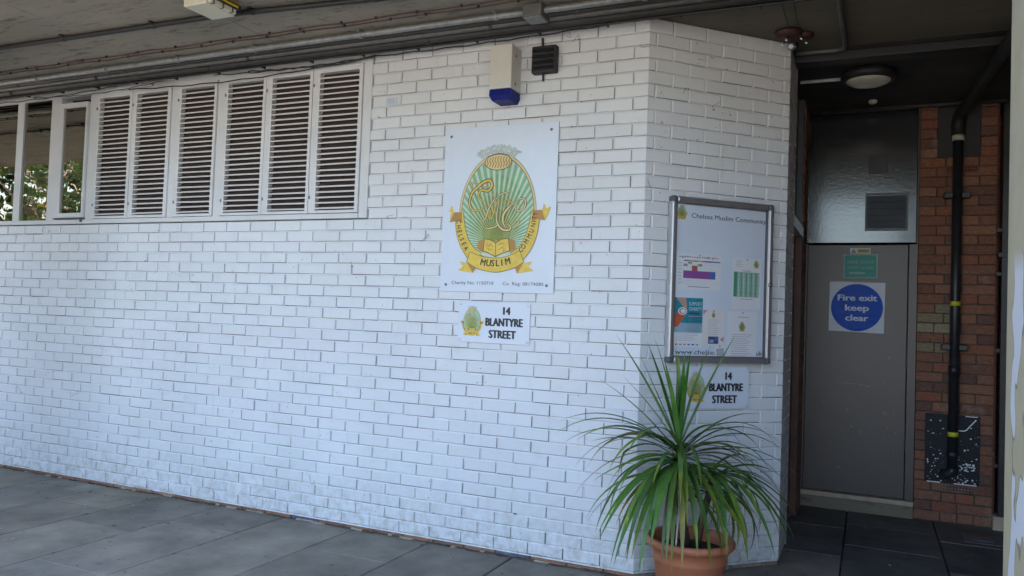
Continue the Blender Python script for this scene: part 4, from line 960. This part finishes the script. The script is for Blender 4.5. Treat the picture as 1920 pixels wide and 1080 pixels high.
# recess ceiling items
run('bent_conduit', 'grey conduit running back over the recess ceiling', 'conduit', [(1.0, -2.2, 3.172), (1.0, .0, 3.172), (1.012, .78, 3.172), (1.0, .845, 3.172), (.95, .862, 3.172), (.72, .855, 3.172)], .015, 'grey_conduit')
g = MB(); g.box((.71, .93, 3.135), (2.69, 1.06, 3.189), 'black_cable', bev=.006); g.build('black_trunking', label='black trunking across the recess ceiling in front of the round lamp', cat='trunking')
t = thing('bulkhead_lamp', 'round bulkhead lamp with a dark rim on the recess ceiling', 'lamp', (1.14, 1.42, 3.188))
g = MB(); g.lathe([(.15, 0), (.172, -.012), (.176, -.045), (.160, -.066), (.140, -.068)], (0, 0, 0), 'black_cable', 40); g.build('rim', t, smooth=True)
g = MB(); g.lathe([(.142, -.060), (.138, -.072), (.110, -.088), (.06, -.098), (.0001, -.101)], (0, 0, 0), 'opal_glass', 40); g.build('diffuser', t, smooth=True)
run('lamp_conduit', 'white conduit feeding the round bulkhead lamp', 'conduit', [(.70, 1.50, 3.172), (.97, 1.50, 3.172)], .012, 'stake_white')
t = thing('ceiling_sensor', 'small pale round sensor on the ceiling above the fire exit door', 'sensor', (1.17, 2.19, 3.188))
g = MB(); g.lathe([(.030, 0), (.030, -.018), (.018, -.026), (.0001, -.028)], (0, 0, 0), 'fitting_cream', 20); g.build('sensor_body', t, smooth=True)
run('rear_conduit', 'dark conduit along the ceiling just above the fire exit door', 'conduit', [(.70, 2.36, 3.165), (2.68, 2.36, 3.165)], .02, 'dark_pipe')
t = thing('red_junction', 'rusty red round junction box with loose wires by the wall end', 'junction box', (.74, .50, 3.188))
g = MB(); g.lathe([(.075, 0), (.080, -.012), (.070, -.032), (.0001, -.036)], (-.03, -.02, 0), 'red_cap', 20); g.lathe([(.055, 0), (.058, -.012), (.05, -.028), (.0001, -.03)], (.05, .05, 0), 'red_cap', 20); g.build('red_cover', t, smooth=True)
g = MB()
for k in range(5):
    a = R(72 * k + 20); g.tube([(0, 0, -.02), (.05 * math.cos(a), .05 * math.sin(a), -.045 + j(.01)), (.07 * math.cos(a), .07 * math.sin(a), -.06 + j(.03))], .003, 'black_cable', 6)
    g.tube([(.07 * math.cos(a) - .004, .07 * math.sin(a), -.062), (.07 * math.cos(a) + .006, .07 * math.sin(a), -.066)], .0045, 'paper', 6)
for dx in (-.02, .03): g.tube([(dx, -.0, -.012), (dx * 1.2, -.6, -.010), (dx, -1.2, -.01)], .003, 'black_cable', 6)
g.build('loose_wires', t)

# ---------------------------------------------------------------- pillar at the walkway edge, and an unseen one for shade
def pill(x, lab, ptype='peeling_pillar', y=-2.42):
    t = thing('concrete_pillar', lab, 'pillar', (x, y, 0), group='pillars along the walkway edge')
    bm = bmesh.new(); bmesh.ops.create_cube(bm, size=1)
    for v in bm.verts: v.co = Vector(((v.co.x + .5) * .42, (v.co.y + .5) * .40, (v.co.z + .5) * 3.2 - .02))
    bmesh.ops.bevel(bm, geom=[e for e in bm.edges if abs(e.verts[0].co.z - e.verts[1].co.z) > 1], offset=.008, segments=3, affect='EDGES')
    g = MB(); g.bm(bm, ptype); g.build('shaft', t)
pill(1.500, 'cream pillar with peeling paint at the right edge of the view')
pill(-4.95, 'unseen cream pillar added near the wall off to the left to shade it', y=-1.45)  # out of view, moved in from the edge to cast a shade band

# ---------------------------------------------------------------- potted plant
PX, PY = .350, -.195
t = thing('plant_pot', 'terracotta coloured round plastic pot at the foot of the angled wall', 'plant pot', (PX, PY, 0))
g = MB(); g.lathe([(.150, .0), (.155, .01), (.186, .215), (.192, .220), (.190, .232), (.201, .285), (.222, .292), (.229, .302), (.231, .318), (.224, .330), (.212, .332), (.203, .318), (.196, .27), (.0001, .262)], (0, 0, 0), 'terracotta_plastic', 56); g.build('pot_body', t, smooth=True)
g = MB(); g.lathe([(.195, .268), (.12, .276), (.0001, .282)], (0, 0, 0), 'soil', 32); g.build('soil', t)
t = thing('potted_cordyline', 'green strap leaved cordyline with upright and drooping leaves growing in the pot', 'plant', (PX, PY, 0))
rv = Vector((math.cos(R(24.33)), math.sin(R(24.33)), 0)); av = Vector((-math.sin(R(24.33)), math.cos(R(24.33)), 0))
crown = Vector((-.065, -.03, .70)); crown2 = Vector((.10, .02, .66))
g = MB(); g.tube([(-.02, 0, .27), (-.04, -.01, .42), (-.06, -.03, .58), tuple(crown + Vector((0, 0, .10)))], [.026, .023, .022, .014], 'stem_bark', 10)
g.tube([(.03, .02, .27), (.05, .02, .4), (.085, .02, .55), tuple(crown2 + Vector((0, 0, .02)))], [.020, .018, .017, .012], 'stem_bark', 10); g.build('stem', t, smooth=True)
g = MB()
def leaf(base, az, el, L, droop, wd=.030, tone=(1, 1, 1), power=1.4, twist=0):
    """az: 0 = viewer's right, 90 = towards the wall, 180 = left; el: starting elevation; droop: total downward turn in degrees"""
    n = 14; d = rv * math.cos(R(az)) + av * math.sin(R(az)); p = Vector(base); V = []; prev = None
    side = Vector((-d.y, d.x, 0)); side = (side * math.cos(twist) + Vector((0, 0, 1)) * math.sin(twist)).normalized()
    for i in range(n + 1):
        u = i / n; e = R(el - droop * u ** power); dirv = d * math.cos(e) + Vector((0, 0, 1)) * math.sin(e)
        q = p.copy(); wx, wy = q.x + PX, q.y + PY
        if wy > -.015 and wx < 0: q.y = -.015 - PY
        s2 = (wx - wy) / math.sqrt(2)
        if s2 < .02: k = (.02 - s2) / math.sqrt(2); q.x += k; q.y -= k
        if q.z < .005: q.z = .005
        wdt = wd * 1.12 * (.55 + .9 * u if u < .35 else .865 * (1 - ((u - .35) / .65) ** 1.8) + .0) * .5 + .0006
        nrm = dirv.cross(side).normalized()
        V += [q - side * wdt + nrm * (-.0 + wdt * .28), q, q + side * wdt + nrm * (wdt * .28)]
        p += dirv * (L / n)
    F = []
    for i in range(n):
        a = i * 3; F += [(a, a + 1, a + 4, a + 3), (a + 1, a + 2, a + 5, a + 4)]
    tip = rnd.random(); fc = []
    for i in range(n):
        u = i / n; c = tone; k = 1 + .06 * math.sin(i * 1.3 + az)
        if tip < .3 and u > .86: c = (tone[0] * 3.0, tone[1] * 1.1, tone[2] * .9)
        elif tip < .5 and u > .7: c = (tone[0] * 1.8, tone[1] * 1.25, tone[2] * .8)
        fc += [tuple(q_ * k for q_ in c)] * 2
    b0 = len(g.c); g.add(V, F, 'strap_leaf', tone); g.c[b0:] = fc
def tone():
    k = rnd.uniform(.6, 1.3); y = rnd.random() ** 3
    if rnd.random() < .07: return (2.6, 1.1, .8)
    return (k * (1 + .9 * y), k * (1 + .25 * y), k * (1 - .3 * y))
top = crown + Vector((0, 0, .09))
# upright tuft
for az, el, L, dr, wd in ((160, 80, .60, 12, .042), (170, 86, .56, -2, .050), (40, 87, .50, 0, .045), (300, 84, .52, 4, .036), (10, 78, .56, 12, .036), (5, 66, .66, 4, .046), (140, 72, .58, 8, .040), (200, 60, .70, 10, .034), (172, 55, .48, 14, .038), (230, 74, .50, 15, .034), (90, 82, .50, 6, .040), (184, 66, .54, 3, .026)):
    leaf(top, az, el, L, dr, wd * .95, (1.0 * (1 + j(.25)), 1.15 * (1 + j(.12)), .9))
# long ones arching to the left
for az, el, L, dr in ((182, 40, .70, 72), (186, 38, .72, 80), (178, 30, .66, 74), (176, 36, .52, 70), (190, 22, .50, 40), (196, -4, .50, 30), (184, 48, .60, 20)):
    leaf(top - Vector((0, 0, .03)), az, el, L, dr, .037, (.8, .95, .7) if el > 0 else (1.5, 1.35, .6))
# arching to the right
for az, el, L, dr in ((2, 44, .62, 95), (8, 30, .60, 105), (-6, 55, .64, 130), (-14, 40, .64, 100), (12, 48, .56, 60), (-4, 20, .62, 85), (-20, 24, .66, 78), (4, 12, .62, 76), (-10, 2, .60, 70)):
    leaf(top - Vector((0, 0, .05)), az, el, L, dr, .028, tone())
for k in range(64):
    az = rnd.choice([rnd.uniform(150, 250), rnd.uniform(250, 290), rnd.uniform(-70, 30), rnd.uniform(-30, 40), rnd.uniform(0, 360)])
    h = rnd.random(); b = crown + Vector((j(.012), j(.012), .08 - .22 * h)); el = 48 - 50 * h + j(18); L = rnd.uniform(.46, .66)
    if 50 < (az % 360) < 130: L *= .6
    if math.cos(R(az)) > .4: L *= .88
    leaf(b, az, el, L, rnd.uniform(85, 135) - (30 if el < 10 else 0), rnd.uniform(.020, .034), tone(), rnd.uniform(.7, 1.2), j(.5))
for k in range(26):
    az = rnd.choice([rnd.uniform(-80, 40), rnd.uniform(-80, 60), rnd.uniform(0, 360)]); h = rnd.random()
    if 60 < (az % 360) < 140: continue
    b = crown2 + Vector((j(.01), j(.01), .04 - .14 * h)); leaf(b, az, 50 - 50 * h + j(20), rnd.uniform(.36, .52), rnd.uniform(80, 125), rnd.uniform(.018, .030), tone(), rnd.uniform(.7, 1.2), j(.5))
for az, L in ((214, .66), (222, .70), (230, .64), (236, .70), (244, .62), (208, .62)):    # broad hanging leaves lower left
    leaf(crown + Vector((0, 0, .0)), az, 10 + j(12), L, 82 + j(8), .038, (1.05, 1.15, .85), .55)
for az, L, e_ in ((300, .58, 20), (312, .55, 26), (286, .54, 8), (325, .54, 24), (335, .55, 28), (345, .52, 20), (270, .50, 4)):
    leaf(crown2 + Vector((0, 0, .0)), az, e_, L, 88 + j(10), .032, tone(), .6)
for az, e_, L, dr in ((206, 20, .66, 98), (216, 6, .70, 84), (226, 14, .68, 92), (238, 0, .66, 80), (250, 10, .62, 92), (262, -4, .60, 80), (274, 6, .56, 88), (288, -6, .60, 76), (298, 10, .60, 92), (232, 26, .72, 108), (218, -8, .62, 74), (246, -12, .60, 72)):
    leaf(crown + Vector((j(.01), j(.01), .02)), az + j(6), e_, L, dr, rnd.uniform(.028, .040), tone(), rnd.uniform(.45, .7), j(.4))
g.build('leaves', t, smooth=True)
t2 = thing('plant_stake', 'thin white garden stake stuck upright in the pot soil', 'stake', (PX - .045, PY - .15, .26))
g = MB(); g.tube([(0, 0, 0), (.018, -.0, .26)], .0045, 'stake_white', 8); g.build('rod', t2)
g = MB(); g.tube([(.0175, 0, .255), (.020, 0, .335)], [.006, .013], 'stake_white', 10); g.build('stake_head', t2)

# leaf litter and grit on the paving
g = MB()
for k in range(150):
    x = rnd.uniform(-5.2, 1.9); y = rnd.uniform(-1.5, -.03) if x < .3 else rnd.uniform(.2, 2.3)
    if x > .0 and y < .9 and x < .9 and y > x - .1: continue
    if x > .6 and y < .7 and x - y < .05: continue
    s_ = rnd.uniform(.004, .012); a = rnd.uniform(0, 6.28)
    P = [(x + s_ * math.cos(a + q) * (1.5 if i % 2 else .8), y + s_ * math.sin(a + q) * (1 if i % 2 else .7), .004 + rnd.random() * .004) for i, q in enumerate((0, 1.3, 2.6, 3.9, 5.2))]
    g.add(P, [(0, 1, 2, 3, 4)], rnd.choice(['litter', 'crevice_shade_dirt', 'sill_concrete', 'crevice_shade_dirt']))
for k in range(110):
    x = rnd.uniform(-5.2, 1.9); y = rnd.uniform(-1.6, -.05) if x < .2 else rnd.uniform(.9, 2.3)
    s_ = rnd.uniform(.005, .017); a = rnd.uniform(0, 6.28); n_ = rnd.randint(6, 9)
    g.add([(x + s_ * rnd.uniform(.7, 1.2) * math.cos(a + 6.283 * i / n_), y + s_ * rnd.uniform(.7, 1.2) * math.sin(a + 6.283 * i / n_), .0032 + k * .00001) for i in range(n_)], [tuple(range(n_))], rnd.choice(['base_dirt', 'chip_dark', 'gum', 'gum']))
tag(g.build('grit'), kind='stuff', label='dry leaf scraps and grit scattered over the paving', cat='litter')

# ---------------------------------------------------------------- across the street (what the panes reflect)
def tree(x, y, h, r, lab, seed):
    q = random.Random(seed); t = thing('street_tree', lab, 'tree', (x, y, -.16), group='trees across the street')
    g = MB(); g.tube([(0, 0, 0), (.05, .05, h * .3), (-.1, .1, h * .6), (0, 0, h * .85)], [.22, .17, .10, .04], 'tree_bark', 10)
    for k in range(6): a = k * 1.05; g.tube([(0, 0, h * (.28 + .07 * k)), (r * .6 * math.cos(a), r * .6 * math.sin(a), h * (.45 + .07 * k))], [.08, .02], 'tree_bark', 6)
    g.build('trunk', t, smooth=True); g = MB()
    cl = [(Vector((q.uniform(-1, 1) * r, q.uniform(-1, 1) * r, h * q.uniform(.05, .97))), q.uniform(.4, .9)) for _ in range(48)]
    for c, cr in cl:
        k2 = q.uniform(.6, 1.3)
        for _ in range(110):
            d = Vector((q.gauss(0, 1), q.gauss(0, 1), q.gauss(0, 1))).normalized() * cr * q.uniform(.5, 1); p = c + d
            u = Vector((q.gauss(0, 1), q.gauss(0, 1), q.gauss(0, 1))).normalized(); v = u.orthogonal().normalized(); s_ = q.uniform(.05, .12)
            g.add([p - u * s_, p + v * s_ * .5, p + u * s_, p - v * s_ * .5], [(0, 1, 2, 3)], 'tree_leaf', (k2, k2, k2))
    g.build('crown', t)
tree(-17, -8.5, 7.5, 2.2, 'broad green street tree nearest the road end', 1)
tree(-21, -13, 8.0, 2.4, 'tall green street tree behind the nearest one', 2)
tree(-13.5, -11.5, 6.5, 2.0, 'shorter green street tree towards the middle', 3)
tree(-20, -4.5, 7.0, 2.2, 'green street tree farthest along the kerb', 4)
tree(-26, -11, 8, 2.6, 'rounded green street tree beside a gap in the row', 5)
tree(-16.5, -15.5, 7, 2.3, 'green street tree set back from the kerb', 6)
g = MB(); g.box((-30, -26, -.16), (-9, -25.6, 2.2), 'red_brick', (.3, .14, .08)); g.build('garden_wall', label='low brick garden wall across the street behind the trees', cat='wall')

q = random.Random(9); g = MB()
for k in range(21000):
    u = q.random(); p = Vector((-38 + 25 * u + q.uniform(-1.5, 1.5), -6 - 18 * u + q.uniform(-1.5, 1.5), -.1 + 9.2 * q.random() ** .9 + .6 * math.sin(u * 30)))
    a = Vector((q.gauss(0, 1), q.gauss(0, 1), q.gauss(0, 1))).normalized(); b = a.orthogonal().normalized(); s_ = q.uniform(.12, .32); k2 = q.uniform(.4, 1.5)
    c = (k2, k2, k2) if q.random() > .06 else (4.5, 2.2, .9)
    g.add([p - a * s_, p + b * s_ * .6, p + a * s_, p - b * s_ * .6], [(0, 1, 2, 3)], 'tree_leaf', c)
g.build('tree_belt', label='dense green belt of trees across the street mirrored in the panes', cat='trees', kind='stuff')
